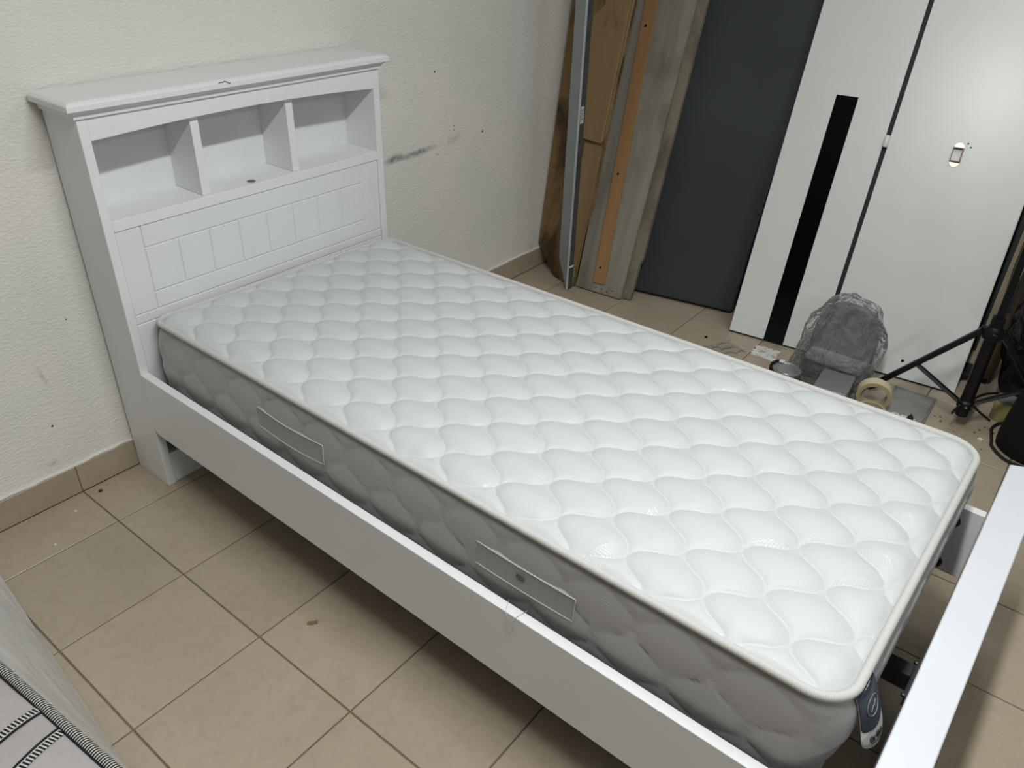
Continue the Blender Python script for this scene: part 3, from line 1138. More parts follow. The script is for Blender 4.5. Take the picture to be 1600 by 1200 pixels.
# woven label at the foot-left corner
def corner_label():
    n = 16

    def surf(t, f, off):
        # a flap sewn in under the piping: hangs down and flares away from the foot of the mattress
        u = 0.050 + 0.072 * t
        w = -0.010 - 0.105 * f
        o_ = 0.004 + 0.048 * f ** 0.8 * (0.75 + 0.25 * t) + 0.006 * math.sin(math.pi * t)
        p = mp(u, ML - 0.008, w) + EV * o_
        nn = (EV * 0.8 + Vector((-0.25, 0, 0.5))).normalized()
        return p + nn * off

    def patch(f0, f1, off, nm, mat, parent=None, rounded=False):
        bm = bmesh.new()
        m = 10
        rows = []
        for k in range(n + 1):
            t = k / n
            row = []
            for j in range(m + 1):
                hi = f1
                if rounded:
                    hi = f0 + (f1 - f0) * (0.80 + 0.20 * math.sqrt(max(0, 1 - (2 * t - 1) ** 2)))
                row.append((t, f0 + (hi - f0) * j / m))
            rows.append(row)
        fr = [[bm.verts.new(surf(t, f, off)) for t, f in row] for row in rows]
        bk = [[bm.verts.new(surf(t, f, off - 0.0007)) for t, f in row] for row in rows]
        for k in range(n):
            for j in range(m):
                bm.faces.new((fr[k][j], fr[k + 1][j], fr[k + 1][j + 1], fr[k][j + 1]))
                bm.faces.new((bk[k][j], bk[k][j + 1], bk[k + 1][j + 1], bk[k + 1][j]))
            for j in (0, m):
                bm.faces.new((fr[k][j], fr[k + 1][j], bk[k + 1][j], bk[k][j]))
        for k in (0, n):
            for j in range(m):
                bm.faces.new((fr[k][j], fr[k][j + 1], bk[k][j + 1], bk[k][j]))
        return mo_part(nm, bm, mat, 'all', parent)

    lab = patch(0.0, 1.0, 0.000, 'woven_label', M['label_white'], rounded=True)
    lab['label'] = 'navy and white woven label at the foot corner'
    patch(0.0, 0.68, 0.0009, 'navy_field', M['label_navy'], parent=lab, rounded=True)

    # oval emblem outline with a slanted stroke
    bm = bmesh.new()
    ring = [surf(0.5 + 0.26 * math.cos(t), 0.30 + 0.15 * math.sin(t), 0.0016) for t in [2 * math.pi * i / 24 for i in range(24)]]
    add_tube(bm, ring, 0.0007, 5, closed=True)
    add_tube(bm, [surf(0.36 + 0.28 * i / 8, 0.35 - 0.09 * i / 8 + 0.012 * math.sin(i * 1.6), 0.0016) for i in range(9)], 0.0009, 5)
    mo_part('emblem', bm, M['label_pale'], parent=lab)
    # the word, letter strokes laid on the curved label
    font = {'O': [[(0.5 + 0.5 * math.cos(t), 0.5 + 0.5 * math.sin(t)) for t in [2 * math.pi * i / 14 for i in range(15)]]],
            'r': [[(0, 0), (0, 0.7)], [(0, 0.45), (0.3, 0.68), (0.6, 0.66)]],
            't': [[(0.3, 1.0), (0.3, 0.15), (0.5, 0.0), (0.7, 0.05)], [(0, 0.7), (0.7, 0.7)]],
            'h': [[(0, 0), (0, 1.05)], [(0, 0.5), (0.3, 0.7), (0.65, 0.6), (0.7, 0.0)]],
            'o': [[(0.4 + 0.4 * math.cos(t), 0.35 + 0.35 * math.sin(t)) for t in [2 * math.pi * i / 12 for i in range(13)]]]}
    bm = bmesh.new()
    x = 0.26
    for ch, adv in (('O', 0.145), ('r', 0.085), ('t', 0.09), ('h', 0.105), ('o', 0.1)):
        for stroke in font[ch]:
            pts = [surf(x + px * 0.105, 0.885 - py * 0.10, 0.0010) for px, py in stroke]
            add_tube(bm, pts, 0.0012, 5)
        x += adv
    add_tube(bm, [surf(0.3 + 0.4 * i / 6, 0.925, 0.001) for i in range(7)], 0.0005, 4)
    mo_part('lettering', bm, M['ink'], parent=lab)


corner_label()
for k, (y0_, dy) in enumerate(((-1.500, -0.022), (-1.545, 0.012))):
    strand = [(0.195, y0_, 0.4015), (0.180, y0_ + dy * 0.3, 0.4022), (0.1665, y0_ + dy * 0.6, 0.4012), (0.1645, y0_ + dy, 0.390), (0.1640, y0_ + dy * 0.7, 0.372), (0.1635, y0_ + dy * 1.3, 0.352)]
    mo_part('loose_thread', tube_bm([Vector(p) for p in strand], 0.0005, 4), M['thread'], 'all')

# ------------------------------------------------------------------ leaning boards by the east wall
# stained brown board with a clipped corner
up = Vector((0.15, 0.0, 1.0))
F_BR = frame((2.316, -0.004, 0.0), (-0.037, -0.142, 0), up)
F_BRi = F_BR.inverted()
# pixel-measured outline, in the board's own frame
def loc(F, pts):
    Fi = F.inverted()
    return [(lambda q: (q.x, q.z))(Fi @ Vector(p)) for p in pts]


out = loc(F_BR, [(2.276, -0.142, 0.0), (2.259, -0.210, 0.0)])
br_poly = [(-0.012, 0.125), (0.140, 0.0), (0.284, 0.0), (0.292, 0.30), (0.309, 0.41), (0.312, 0.724), (0.330, 1.26), (0.347, 1.75), (-0.066, 1.75)]
br = thing('brown_board', 'tall stained brown plywood board with clipped lower corner against the plaster wall', 'board', F_BR)
mesh_obj('panel', prism_bm([(x, 0.002, z + 0.002) for x, z in br_poly], (0, 0.012, 0), bevel=0.001), M['brown'], br)
lay = [(0.115, 0.676), (0.298, 0.680), (0.3045, 0.690), (0.317, 1.26), (0.333, 1.62), (0.182, 1.62), (0.179, 1.246),
       (0.177, 1.222), (0.148, 1.201), (0.118, 1.182), (0.115, 1.17)]
lo = mesh_obj('front_layer', prism_bm([(x, -0.0125, z) for x, z in lay], (0, 0.0143, 0), bevel=0.002), M['brown_layer'], br)
lo['label'] = 'cleaner tan front layer with rounded notch'
lay2 = [(0.306, 0.70), (0.311, 0.724), (0.329, 1.26), (0.343, 1.62), (0.335, 1.62), (0.319, 1.26)]
mesh_obj('edge_strip', prism_bm([(x, -0.004, z) for x, z in lay2], (0, 0.0058, 0), bevel=0.001), M['brown_layer'], br)
lay3 = [(0.205, 0.006), (0.280, 0.006), (0.288, 0.30), (0.303, 0.41), (0.306, 0.664), (0.19, 0.664)]
l3 = mesh_obj('lower_layer', prism_bm([(x, -0.002, z) for x, z in lay3], (0, 0.0038, 0), bevel=0.001), M['brown_layer'], br)

# grey boards
G_UP = Vector((0.27, 0.017, 1.0))
F_G = frame((2.2535, -0.292, 0.006), (0.015, -0.24, 0), G_UP)
gb = thing('grey_board', 'weathered grey board with an orange-brown batten down its face', 'board', F_G)


def taper(w0, w1, h, y0, y1, xa=0.0, xb=0.0):
    return prism_bm([(xa, y0, 0), (w0, y0, 0), (w1, y0, h), (xb, y0, h)], (0, y1 - y0, 0), bevel=0.0015)


sc = 1.9 / 1.277
mesh_obj('panel', taper(0.240, 0.240 + 0.034 * sc, 1.9, 0.0, 0.018, 0, -0.010 * sc), M['grey_wood'], gb)
bt = mesh_obj('batten', prism_bm([(0.088, -0.009, 0.042), (0.148, -0.009, 0.046), (0.083 + 0.0, -0.009, 1.9), (0.030, -0.009, 1.9)], (0, 0.0088, 0), bevel=0.001), M['batten'], gb)
for k, z in enumerate((0.12, 0.55, 1.17)):
    xx = 0.115 - z * 0.032
    bm = bmesh.new()
    add_lathe(bm, [(0.0052, 0.0), (0.0052, 0.0012)], 12, closed=False, M4=Matrix.Translation((xx, -0.0100, z)) @ Matrix.Rotation(math.pi / 2, 4, 'X'))
    mesh_obj('screw_hole', bm, M['dark'], bt)
for k, (xx, z) in enumerate(((0.105, 0.022), (0.135, 0.020), (0.165, 0.016), (0.192, 0.026))):
    bm = bmesh.new()
    add_lathe(bm, [(0.004, 0.0), (0.003, 0.0014)], 10, closed=False, M4=Matrix.Translation((xx, 0.0002, z)) @ Matrix.Rotation(math.pi / 2, 4, 'X'))
    mesh_obj('nail', bm, M['zinc_dark'], gb)
gr_ = [(0.206, 0.0), (0.290, 0.0), (0.276, 0.185), (0.262, 0.19), (0.285, 0.245), (0.330, 1.9), (0.15, 1.9)]
gg = thing('grey_board', 'narrow grey board standing behind the battened board with a notched edge', 'board', F_G @ Matrix.Translation((0, 0.0225, 0.004)))
mesh_obj('panel', prism_bm([(x, 0, z) for x, z in [(0.10, 0.0), (0.282, 0.0), (0.283, 0.165), (0.296, 0.20), (0.296, 0.27), (0.324, 1.95), (0.05, 1.95)]], (0, 0.022, 0), bevel=0.0015), M['grey_wood_edge'], gg)

# steel angle standing upright
an = thing('steel_angle', 'upright grey steel angle bar with a small white sticker before the brown board', 'metal bar', (2.193, -0.278, 0))
mesh_obj('left_flange', prism_bm([(0, 0, 0), (0.004, 0.056, 0.150), (0.004, 0.056, 2.2), (0, 0, 2.2)], (0.003, 0, 0), bevel=0.0006), M['zinc'], an)
mesh_obj('right_flange', box_bm(0.0032, 0.042, -0.004, -0.001, 0.0, 2.2, bevel=0.0006), M['zinc_dark'], an, )
mesh_obj('bent_edge', tube_bm([(0.0005, -0.001, 0.004), (0.0005, -0.001, 2.2)], 0.0052, 8), M['zinc_edge'], an, True)
st = mesh_obj('sticker', box_bm(0.008, 0.032, -0.0048, -0.0041, 0.775, 0.845), M['sticker'], an)
bm = bmesh.new()
for k in range(9):
    add_box(bm, 0.011, 0.011 + (0.018 if k % 3 else 0.009), -0.0052, -0.0048, 0.783 + k * 0.0062, 0.783 + k * 0.0062 + (0.003 if k % 2 else 0.0016))
mesh_obj('print', bm, M['ink'], st)
mesh_obj('plastic_clip', box_bm(0.004, 0.036, -0.010, -0.0042, 0.112, 0.122, bevel=0.003), M['roller'], an)

# navy upholstered headboard
F_N = frame((2.345, -0.335, 0.016), (0.083, -0.448, 0), (0.262, 0.0485, 1.0))
nv = thing('upholstered_headboard', 'dark navy fabric panel leaning between the grey boards and the white doors', 'headboard', F_N)
bm = bmesh.new()
fs_ = add_prism(bm, [(0.0, 0.004, 0.0), (0.674, 0.004, 0.0), (0.711, 0.004, 0.68), (0.734, 0.004, 1.27), (0.756, 0.004, 1.85), (0.06, 0.004, 1.85)], (0, 0.051, 0))
bmesh.ops.bevel(bm, geom=list(bm.edges), offset=0.012, segments=3, affect='EDGES', profile=0.5)
mesh_obj('panel', bm, M['navy'], nv, True)
bm = bmesh.new()
z = 0.9
while z < 1.84:
    xs_ = 0.705 + (z - 0.68) * 0.039
    add_box(bm, xs_, xs_ + 0.0014, 0.0075, 0.009, z, z + 0.006)
    z += 0.021
so = mesh_obj('edge_stitching', bm, M['thread'], nv)
so['kind'] = 'stuff'

# white wardrobe doors
F_W = frame((2.326, -1.055, 0.006), (0.1, -0.995, 0), (0.335, 0.0345, 0.9416))
PT = 0.018
PL = 2.05
d1 = thing('wardrobe_door', 'narrow white wardrobe door with a glossy black strip down its lower half', 'door panel', F_W)
mesh_obj('panel', box_bm(0.0, 0.374, 0.0, PT, 0.001, PL, bevel=0.0008), M['door'], d1)
mesh_obj('edge_band', box_bm(-0.0012, 0.0, 0.0, PT, 0.001, PL), M['dark_frame'], d1)
mesh_obj('glass_strip', box_bm(0.1515, 0.2345, -0.0018, -0.0002, 0.0, 1.013, bevel=0.0004), M['black_gloss'], d1)
mesh_obj('bottom_edge', box_bm(0.0, 0.374, 0.0004, PT, -0.004, 0.0005), M['dark_frame'], d1)
d2 = thing('wardrobe_door', 'wide white wardrobe door with a copper lock bracket and screw holes', 'door panel', F_W)
mesh_obj('panel', box_bm(0.3915, 0.899, 0.0, PT, 0.001, PL, bevel=0.0008), M['door'], d2)
mesh_obj('edge_channel', box_bm(0.3752, 0.3914, 0.004, PT + 0.004, 0.0, PL), M['black_rubber'], d2)
mesh_obj('edge_band', box_bm(0.8992, 0.9012, 0.0, PT, 0.001, PL), M['cream'], d2)
mesh_obj('bottom_edge', box_bm(0.3915, 0.899, 0.0004, PT, -0.004, 0.0005), M['dark_frame'], d2)
for xx, zz, r in ((0.594, 0.066, 0.0058), (0.692, 0.068, 0.0058), (0.660, 0.905, 0.003), (0.672, 0.893, 0.003)):
    bm = bmesh.new()
    add_lathe(bm, [(r, 0.0), (r, 0.0006)], 14, closed=False, M4=Matrix.Translation((xx, -0.0001, zz)) @ Matrix.Rotation(math.pi / 2, 4, 'X'))
    mesh_obj('screw_hole', bm, M['dark'], d2)
# roller in the gap
bm = bmesh.new()
add_lathe(bm, [(0.008, -0.022), (0.010, -0.018), (0.010, 0.018), (0.008, 0.022)], 20, closed=False, M4=Matrix.Translation((0.3835, -0.0112, 0.868)))
mesh_obj('guide_roller', bm, M['roller'], d2, True)
# copper lock bracket: two ears joined by a U-shaped keep
bm = bmesh.new()
add_box(bm, 0.6165, 0.6195, -0.009, -0.0004, 0.8382, 0.8818)
add_box(bm, 0.6490, 0.6535, -0.015, -0.0004, 0.8382, 0.8818)
add_box(bm, 0.6165, 0.6535, -0.015, -0.0004, 0.8818, 0.886)
add_box(bm, 0.6165, 0.6535, -0.012, -0.0004, 0.834, 0.8382)
bmesh.ops.remove_doubles(bm, verts=bm.verts, dist=1e-4)
brk = mesh_obj('lock_bracket', bm, M['brass_dark'], d2)
for sg, z0 in ((1, 0.886), (-1, 0.834)):
    ring = []
    for i in range(13):
        a = math.pi * i / 12
        ring.append((0.635 + 0.0175 * math.cos(a), -0.0005, z0 + sg * 0.018 * math.sin(a)))
    e_ = mesh_obj('ear', prism_bm(ring, (0, -0.0022, 0)), M['brass'], brk)
    e_['label'] = 'copper mounting ear'

# framed cream panel behind the doors and brown board edge
F_C = frame((2.640, -1.800, 0.012), (-0.012, -0.107, 0), (0.30, 0.03, 1.0))
cp = thing('framed_panel', 'dark-framed cream panel standing behind the right edge of the white doors', 'board', F_C)
mesh_obj('cream_sheet', box_bm(0.06, 0.188, 0.004, 0.012, 0.03, 1.3), M['cream_panel'], cp)
mesh_obj('stile', prism_bm([(0.05, -0.004, 0.085), (0.150, -0.004, 0.09), (0.1385, -0.004, 0.35), (0.132, -0.004, 0.54), (0.105, -0.004, 1.32), (0.02, -0.004, 1.32)], (0, 0.02, 0), bevel=0.001), M['dark_frame'], cp)
mesh_obj('stile', prism_bm([(0.190, -0.004, 0.03), (0.205, -0.004, 0.03), (0.195, -0.004, 0.36), (0.180, -0.004, 0.44), (0.150, -0.004, 1.32), (0.120, -0.004, 1.32), (0.152, -0.004, 0.43), (0.160, -0.004, 0.355)], (0, 0.02, 0), bevel=0.001), M['dark_frame'], cp)
mesh_obj('bottom_rail', box_bm(0.05, 0.206, -0.005, 0.017, 0.0, 0.035, bevel=0.001), M['dark_frame'], cp)
bb = mesh_obj('wooden_plank', box_bm(0.212, 0.245, -0.02, 0.016, 0.0, 1.35, bevel=0.001), M['brown_wood'], matrix=F_C)
tag(bb, 'thin dark brown wooden plank on edge beside the cream panel', 'plank')

# ------------------------------------------------------------------ things on the floor behind the bed
# grey seat wrapped in film
sx, sy = 2.215, -1.545
seat = thing('wrapped_package', 'grey plastic shell wrapped in crumpled clear plastic before the white doors', 'package', (sx, sy, 0))
bm = bmesh.new()
add_box(bm, -0.055, 0.065, -0.125, 0.125, 0.0, 0.085, bevel=0.02, seg=3)
mesh_obj('shell_base', bm, M['grey_core'], seat, True)
bm = bmesh.new()
bpts = [(-0.135, 0.10), (-0.132, 0.20), (-0.105, 0.275), (-0.04, 0.305), (0.05, 0.300), (0.105, 0.265), (0.128, 0.20), (0.130, 0.10)]
add_prism(bm, [(0.012 + (z - 0.09) * 0.18, -y * 0.92, z) for y, z in bpts], (0.03, 0, 0), bevel=0.008)
mesh_obj('shell_back', bm, M['grey_core'], seat, True)
bm = bmesh.new()
add_box(bm, -0.075, 0.05, -0.112, 0.108, 0.086, 0.108, bevel=0.008, seg=2)
mesh_obj('shell_ledge', bm, M['grey_core_light'], seat, True)
# film: lumpy shell
bm = bmesh.new()
nu, nv_ = 84, 52
rows = []
for j in range(nv_ + 1):
    f = j / nv_
    row = []
    for i in range(nu):
        a = 2 * math.pi * i / nu
        z = 0.004 + 0.330 * math.sin(f * math.pi / 2)
        k = math.cos(f * math.pi / 2) ** 0.45
        rx = 0.088 + 0.028 * (1 - f)
        ry = 0.142 + 0.024 * (1 - f)
        p = Vector((rx * k * math.cos(a) + 0.055 * f, ry * k * math.sin(a), z))
        d = 0.022 * noise.noise(p * 9 + Vector((3, 1, 7))) + 0.014 * abs(noise.noise(Vector((p.x * 26, p.y * 26, p.z * 7)))) + 0.007 * abs(noise.noise(Vector((p.x * 55 + p.z * 20, p.y * 55, p.z * 16))))
        out_ = Vector((math.cos(a), math.sin(a), 0.4 * f)).normalized()
        p = p + out_ * d
        p.x = min(max(p.x, -0.100), 0.105 + 0.33 * p.z)
        p.y = max(p.y, -0.122 - 0.2 * p.z)
        p.z = max(p.z, 0.002)
        row.append(bm.verts.new(p))
    rows.append(row)
for j in range(nv_):
    for i in range(nu):
        bm.faces.new((rows[j][i], rows[j][(i + 1) % nu], rows[j + 1][(i + 1) % nu], rows[j + 1][i]))
mesh_obj('plastic_wrap', bm, M['film'], seat, 'all')

# round tin
tn = thing('round_tin', 'round metal tin with a ridged silver lid on the floor behind the mattress', 'tin', (2.055, -1.412, 0))
bm = bmesh.new()
add_lathe(bm, [(0.050, 0.0), (0.051, 0.002), (0.051, 0.058), (0.049, 0.060)], 36, closed=False)
mesh_obj('body', bm, M['tin_label'], tn, True)
bm = bmesh.new()
add_lathe(bm, [(0.0515, 0.056), (0.0555, 0.057), (0.0565, 0.062), (0.054, 0.067), (0.0495, 0.068), (0.0475, 0.0645), (0.041, 0.064), (0.039, 0.066), (0.036, 0.0645), (0.002, 0.0645)], 40, closed=False)
mesh_obj('lid', bm, M['tin'], tn, True)
bm = bmesh.new()
arc_ = [(0.062 * math.cos(a), 0.062 * math.sin(a), 0.062) for a in [math.radians(55 + i * 8) for i in range(10)]]
add_tube(bm, arc_, 0.011, 8, squash=(0.55, 1.2))
mesh_obj('clip', bm, M['black_rubber'], tn, True)
mesh_obj('pull_tab', box_bm(0.030, 0.052, 0.028, 0.046, 0.068, 0.071, bevel=0.001), M['roller'], tn)

# grey plastic box
bx = thing('plastic_box', 'smoke grey plastic box with rounded corners beside the wrapped package', 'box', frame((2.100, -1.530, 0.0), (0.012, -0.118, 0), (0, 0, 1)))
bm = bmesh.new()
add_box(bm, 0.003, 0.117, -0.155, -0.003, 0.001, 0.086, bevel=0.012, seg=3)
mesh_obj('body', bm, M['grey_plastic'], bx, True)
bm = bmesh.new()
add_box(bm, 0.0, 0.120, -0.160, 0.0, 0.0865, 0.1000, bevel=0.006, seg=3)
mesh_obj('lid', bm, M['grey_plastic'], bx, True)
mesh_obj('latch', box_bm(-0.0035, 0.0, -0.075, -0.045, 0.072, 0.096, bevel=0.001), M['black_rubber'], bx)


# masking tape rolls
def tape_roll(name, label, Mx, ro, ri, w):
    r = thing(name, label, 'tape', Mx, 'rolls of masking tape behind the bed')
    bm = bmesh.new()
    rings = add_lathe(bm, [(ri + 0.003, -w / 2), (ro - 0.001, -w / 2), (ro, -w / 2 + 0.001), (ro, w / 2 - 0.001), (ro - 0.001, w / 2), (ri + 0.003, w / 2)], 48, closed=True)
    o = mesh_obj('tape', bm, [M['masking'], M['masking_side']], r, True)
    for p in o.data.polygons:
        if abs(p.normal.z) > 0.8:
            p.material_index = 1
    bm = bmesh.new()
    add_lathe(bm, [(ri, -w / 2 - 0.0008), (ri + 0.0032, -w / 2 - 0.0008), (ri + 0.0032, w / 2 + 0.0008), (ri, w / 2 + 0.0008)], 40, closed=True)
    mesh_obj('core', bm, M['cardboard'], r, True)
    return r


M1 = Matrix.Translation((2.097, -1.728, 0.0635)) @ Matrix.Rotation(math.radians(14), 4, 'Z') @ Matrix.Rotation(math.radians(83), 4, 'Y')
tape_roll('masking_tape', 'roll of masking tape standing on edge behind the bed', M1, 0.061, 0.045, 0.036)
M2 = Matrix.Translation((2.020, -1.748, 0.0245))
tape_roll('masking_tape', 'roll of masking tape lying flat next to the mattress edge', M2, 0.050, 0.039, 0.047)

# clear plastic tray lid lying on the floor
F_S = frame((2.318, -1.765, 0.0), (0.004, -0.136, 0), (0, 0, 1))
ts = thing('plastic_sheet', 'flat clear plastic tray lid on the floor under the tripod leg', 'plastic lid', F_S)
mesh_obj('plate', box_bm(0.0, 0.142, -0.30, 0.0, 0.0005, 0.004, bevel=0.001), M['sheet'], ts)
for a in (( -0.006, 0.001, -0.30, 0.006), (0.136, 0.146, -0.30, 0.006), (-0.006, 0.146, 0.0, 0.007)):
    mesh_obj('rim', box_bm(a[0], a[1], a[2], a[3], 0.0005, 0.0075, bevel=0.002), M['sheet'], ts)
# small white and black adapter
ad = thing('plug_adapter', 'tiny black and white plug lying on the clear plastic lid', 'plug', (2.088, -1.858, 0.0045))
bm = bmesh.new()
add_box(bm, -0.02, 0.02, -0.028, 0.022, 0.0, 0.012, bevel=0.003, seg=2)
mesh_obj('base', bm, M['paper'], ad, True)
bm = bmesh.new()
add_lathe(bm, [(0.012, 0.0122), (0.010, 0.02), (0.001, 0.034)], 12, closed=False, M4=Matrix.Translation((0.004, -0.012, 0)))
mesh_obj('cone', bm, M['black_rubber'], ad, True)
mesh_obj('cord', tube_bm([(0.0, 0.022, 0.01), (0.005, 0.035, 0.016), (0.0, 0.05, 0.014), (-0.02, 0.06, 0.005)], 0.003, 8), M['paper'], ad, True)

# tripod
TP = Vector((2.180, -2.012, 0))
HUB = 0.385
tri = thing('tripod_stand', 'black light stand with spread legs beside the white doors', 'tripod', TP)
mesh_obj('column', tube_bm([(0, 0, 0.055), (0, 0, HUB + 0.06)], 0.021, 12), M['black_metal'], tri, True)
mesh_obj('column_upper', tube_bm([(0, 0, HUB + 0.05), (0, 0, 1.25)], 0.012, 12), M['black_metal'], tri, True)
bm = bmesh.new()
add_lathe(bm, [(0.0215, HUB - 0.028), (0.029, HUB - 0.02), (0.029, HUB + 0.012), (0.0215, HUB + 0.025)], 20, closed=False)
for a in range(3):
    ang = math.radians(72 + a * 120)
    add_box(bm, 0.03 * math.cos(ang) - 0.012, 0.03 * math.cos(ang) + 0.012, 0.03 * math.sin(ang) - 0.012, 0.03 * math.sin(ang) + 0.012, HUB - 0.018, HUB + 0.012, bevel=0.003)
mesh_obj('leg_collar', bm, M['black_metal'], tri, True)
bm = bmesh.new()
add_lathe(bm, [(0.0215, 0.085), (0.027, 0.09), (0.027, 0.112), (0.0215, 0.118)], 20, closed=False)
mesh_obj('spreader_collar', bm, M['black_metal'], tri, True)
bm = bmesh.new()
for k in range(3):
    ang = math.radians(150 + 45 * k)
    c = Vector((0.0265 * math.cos(ang), 0.0265 * math.sin(ang), 0.1))
    add_lathe(bm, [(0.0035, 0), (0.0035, 0.003)], 8, closed=False, M4=Matrix.Translation(c) @ Matrix.Rotation(math.pi / 2, 4, Vector((-math.sin(ang), math.cos(ang), 0))))
mesh_obj('rivet', bm, M['steel'], tri)
bm = bmesh.new()
add_tube(bm, [(-0.022, 0.010, 0.10), (-0.045, 0.02, 0.092), (-0.06, 0.026, 0.078)], [0.005, 0.007, 0.005], 8, squash=(0.6, 1.2))
mesh_obj('clamp_lever', bm, M['black_rubber'], tri, True)
foot1 = Vector((2.236, -1.683, 0.009)) - TP
d0 = foot1.xy.length
a0 = math.atan2(foot1.y, foot1.x)
for k in range(3):
    ang = (a0, math.radians(3), math.radians(-55))[k]
    cd = Vector((math.cos(ang), math.sin(ang), 0))
    top = cd * 0.032 + Vector((0, 0, HUB))
    ft = cd * d0 + Vector((0, 0, 0.013))
    lg = mesh_obj('leg', tube_bm([top, ft], 0.0165, 8, squash=(1.0, 0.7)), M['black_metal'], tri, True)
    mesh_obj('rubber_foot', tube_bm([ft + (top - ft) * 0.06, ft], [0.0185, 0.012], 10), M['black_rubber'], lg, True)
    mid = top.lerp(ft, 0.56)
    mesh_obj('brace', tube_bm([cd * 0.02 + Vector((0, 0, 0.1)), mid], 0.0115, 6, squash=(1.2, 0.6)), M['black_metal'], tri, True)
    bm = bmesh.new()
    add_lathe(bm, [(0.0045, -0.012), (0.0045, 0.012)], 8, closed=False, M4=Matrix.Translation(mid) @ Matrix.Rotation(math.pi / 2, 4, cd))
    mesh_obj('pivot', bm, M['steel'], tri)


# black refuse bag and cloth case at the right edge
def lumpy(cx, cy, cz, rx, ry, rz, seed, amp=0.18, nu=48, nv=30, zmin=None):
    bm = bmesh.new()
    rows = []
    for j in range(nv + 1):
        th = math.pi * j / nv
        row = []
        for i in range(nu):
            a = 2 * math.pi * i / nu
            d = Vector((math.sin(th) * math.cos(a), math.sin(th) * math.sin(a), math.cos(th)))
            k = 1 + amp * noise.noise(d * 1.7 + Vector((seed, 0, 0))) + amp * 0.5 * noise.noise(d * 4.5 + Vector((0, seed, 0)))
            p = Vector((cx + rx * d.x * k, cy + ry * d.y * k, cz + rz * d.z * k))
            if zmin is not None:
                p.z = max(p.z, zmin)
            row.append(bm.verts.new(p))
        rows.append(row)
    for j in range(nv):
        for i in range(nu):
            bm.faces.new((rows[j][i], rows[j][(i + 1) % nu], rows[j + 1][(i + 1) % nu], rows[j + 1][i]))
    bmesh.ops.remove_doubles(bm, verts=bm.verts, dist=1e-5)
    return bm


bag = thing('refuse_bag', 'shiny black plastic refuse bag behind the tripod at the right edge', 'bag', (2.48, -2.20, 0))
mesh_obj('sack', lumpy(0, 0, 0.34, 0.085, 0.165, 0.35, 3.1, 0.16, zmin=0.002), M['black_bag'], bag, True)
bm = lumpy(0.0, 0.0, 0.70, 0.06, 0.07, 0.10, 8.3, 0.3)
mesh_obj('gathered_neck', bm, M['black_bag'], bag, True)
cs = thing('cloth_case', 'black cloth equipment case standing on the floor at the right edge', 'case', (2.190, -2.262, 0))
bm = bmesh.new()
rows = []
for z, r in ((0.0, 0.108), (0.012, 0.118), (0.05, 0.118), (0.12, 0.112), (0.20, 0.105), (0.235, 0.09), (0.245, 0.06)):
    rows.append([bm.verts.new((r * math.cos(2 * math.pi * i / 28) * 1.0, r * 1.05 * math.sin(2 * math.pi * i / 28), z)) for i in range(28)])
for a, b in zip(rows, rows[1:]):
    for i in range(28):
        bm.faces.new((a[i], a[(i + 1) % 28], b[(i + 1) % 28], b[i]))
bm.faces.new(rows[0][::-1])
bm.faces.new(rows[-1])
mesh_obj('body', bm, M['black_cloth'], cs, True)
mesh_obj('carry_strap', tube_bm([(-0.06, 0, 0.235), (-0.05, 0, 0.275), (0.0, 0, 0.29), (0.05, 0, 0.275), (0.06, 0, 0.235)], 0.009, 8, squash=(1.3, 0.5)), M['black_cloth'], cs, True)
# cable
pts = [(2.345, -2.20, 0.006), (2.32, -2.150, 0.006), (2.287, -2.125, 0.006), (2.245, -2.116, 0.006), (2.206, -2.122, 0.006), (2.165, -2.130, 0.006), (2.122, -2.140, 0.006), (2.070, -2.185, 0.006),
       (2.058, -2.235, 0.006), (2.058, -2.30, 0.006), (2.10, -2.40, 0.006), (2.16, -2.47, 0.006)]


def smooth_pts(p, n=12):
    p = [Vector(a) for a in p]
    r = []
    for i in range(len(p) - 1):
        a, b, c, d = p[max(i - 1, 0)], p[i], p[i + 1], p[min(i + 2, len(p) - 1)]
        for k in range(n):
            t = k / n
            r.append(0.5 * ((2 * b) + (c - a) * t + (2 * a - 5 * b + 4 * c - d) * t * t + (3 * b - a - 3 * c + d) * t ** 3))
    r.append(p[-1])
    return r


tag(mesh_obj('power_cable', tube_bm(smooth_pts(pts), 0.0052, 8), M['black_rubber'], None, True), 'black power cable curling on the floor round the black cloth case', 'cable')
tag(mesh_obj('black_bar', tube_bm([(2.555, -1.935, 0.018), (2.575, -1.965, 0.018), (2.590, -2.0, 0.018), (2.596, -2.03, 0.018)], 0.015, 10), M['black_rubber'], None, True), 'black rounded bar lying on the floor behind the tripod', 'bar')
pts = [(2.30, -2.10, 0.004), (2.36, -2.04, 0.004), (2.42, -2.02, 0.004), (2.50, -2.05, 0.004), (2.55, -2.10, 0.004)]
tag(mesh_obj('thin_cable', tube_bm(smooth_pts(pts), 0.004, 6), M['black_rubber'], None, True), 'thin black cable on the floor between tripod and refuse bag', 'cable')
yt = thing('tape_drum', 'olive yellow round drum at the right edge behind the tripod leg', 'drum', (2.350, -2.125, 0))
bm = bmesh.new()
add_lathe(bm, [(0.034, 0.0), (0.036, 0.004), (0.036, 0.08), (0.034, 0.084)], 28, closed=False)
mesh_obj('body', bm, M['yellow'], yt, True)
bm = bmesh.new()
add_lathe(bm, [(0.0365, 0.0805), (0.0375, 0.085), (0.035, 0.09), (0.004, 0.09)], 28, closed=False)
mesh_obj('lid', bm, M['grey_plastic'], yt, True)

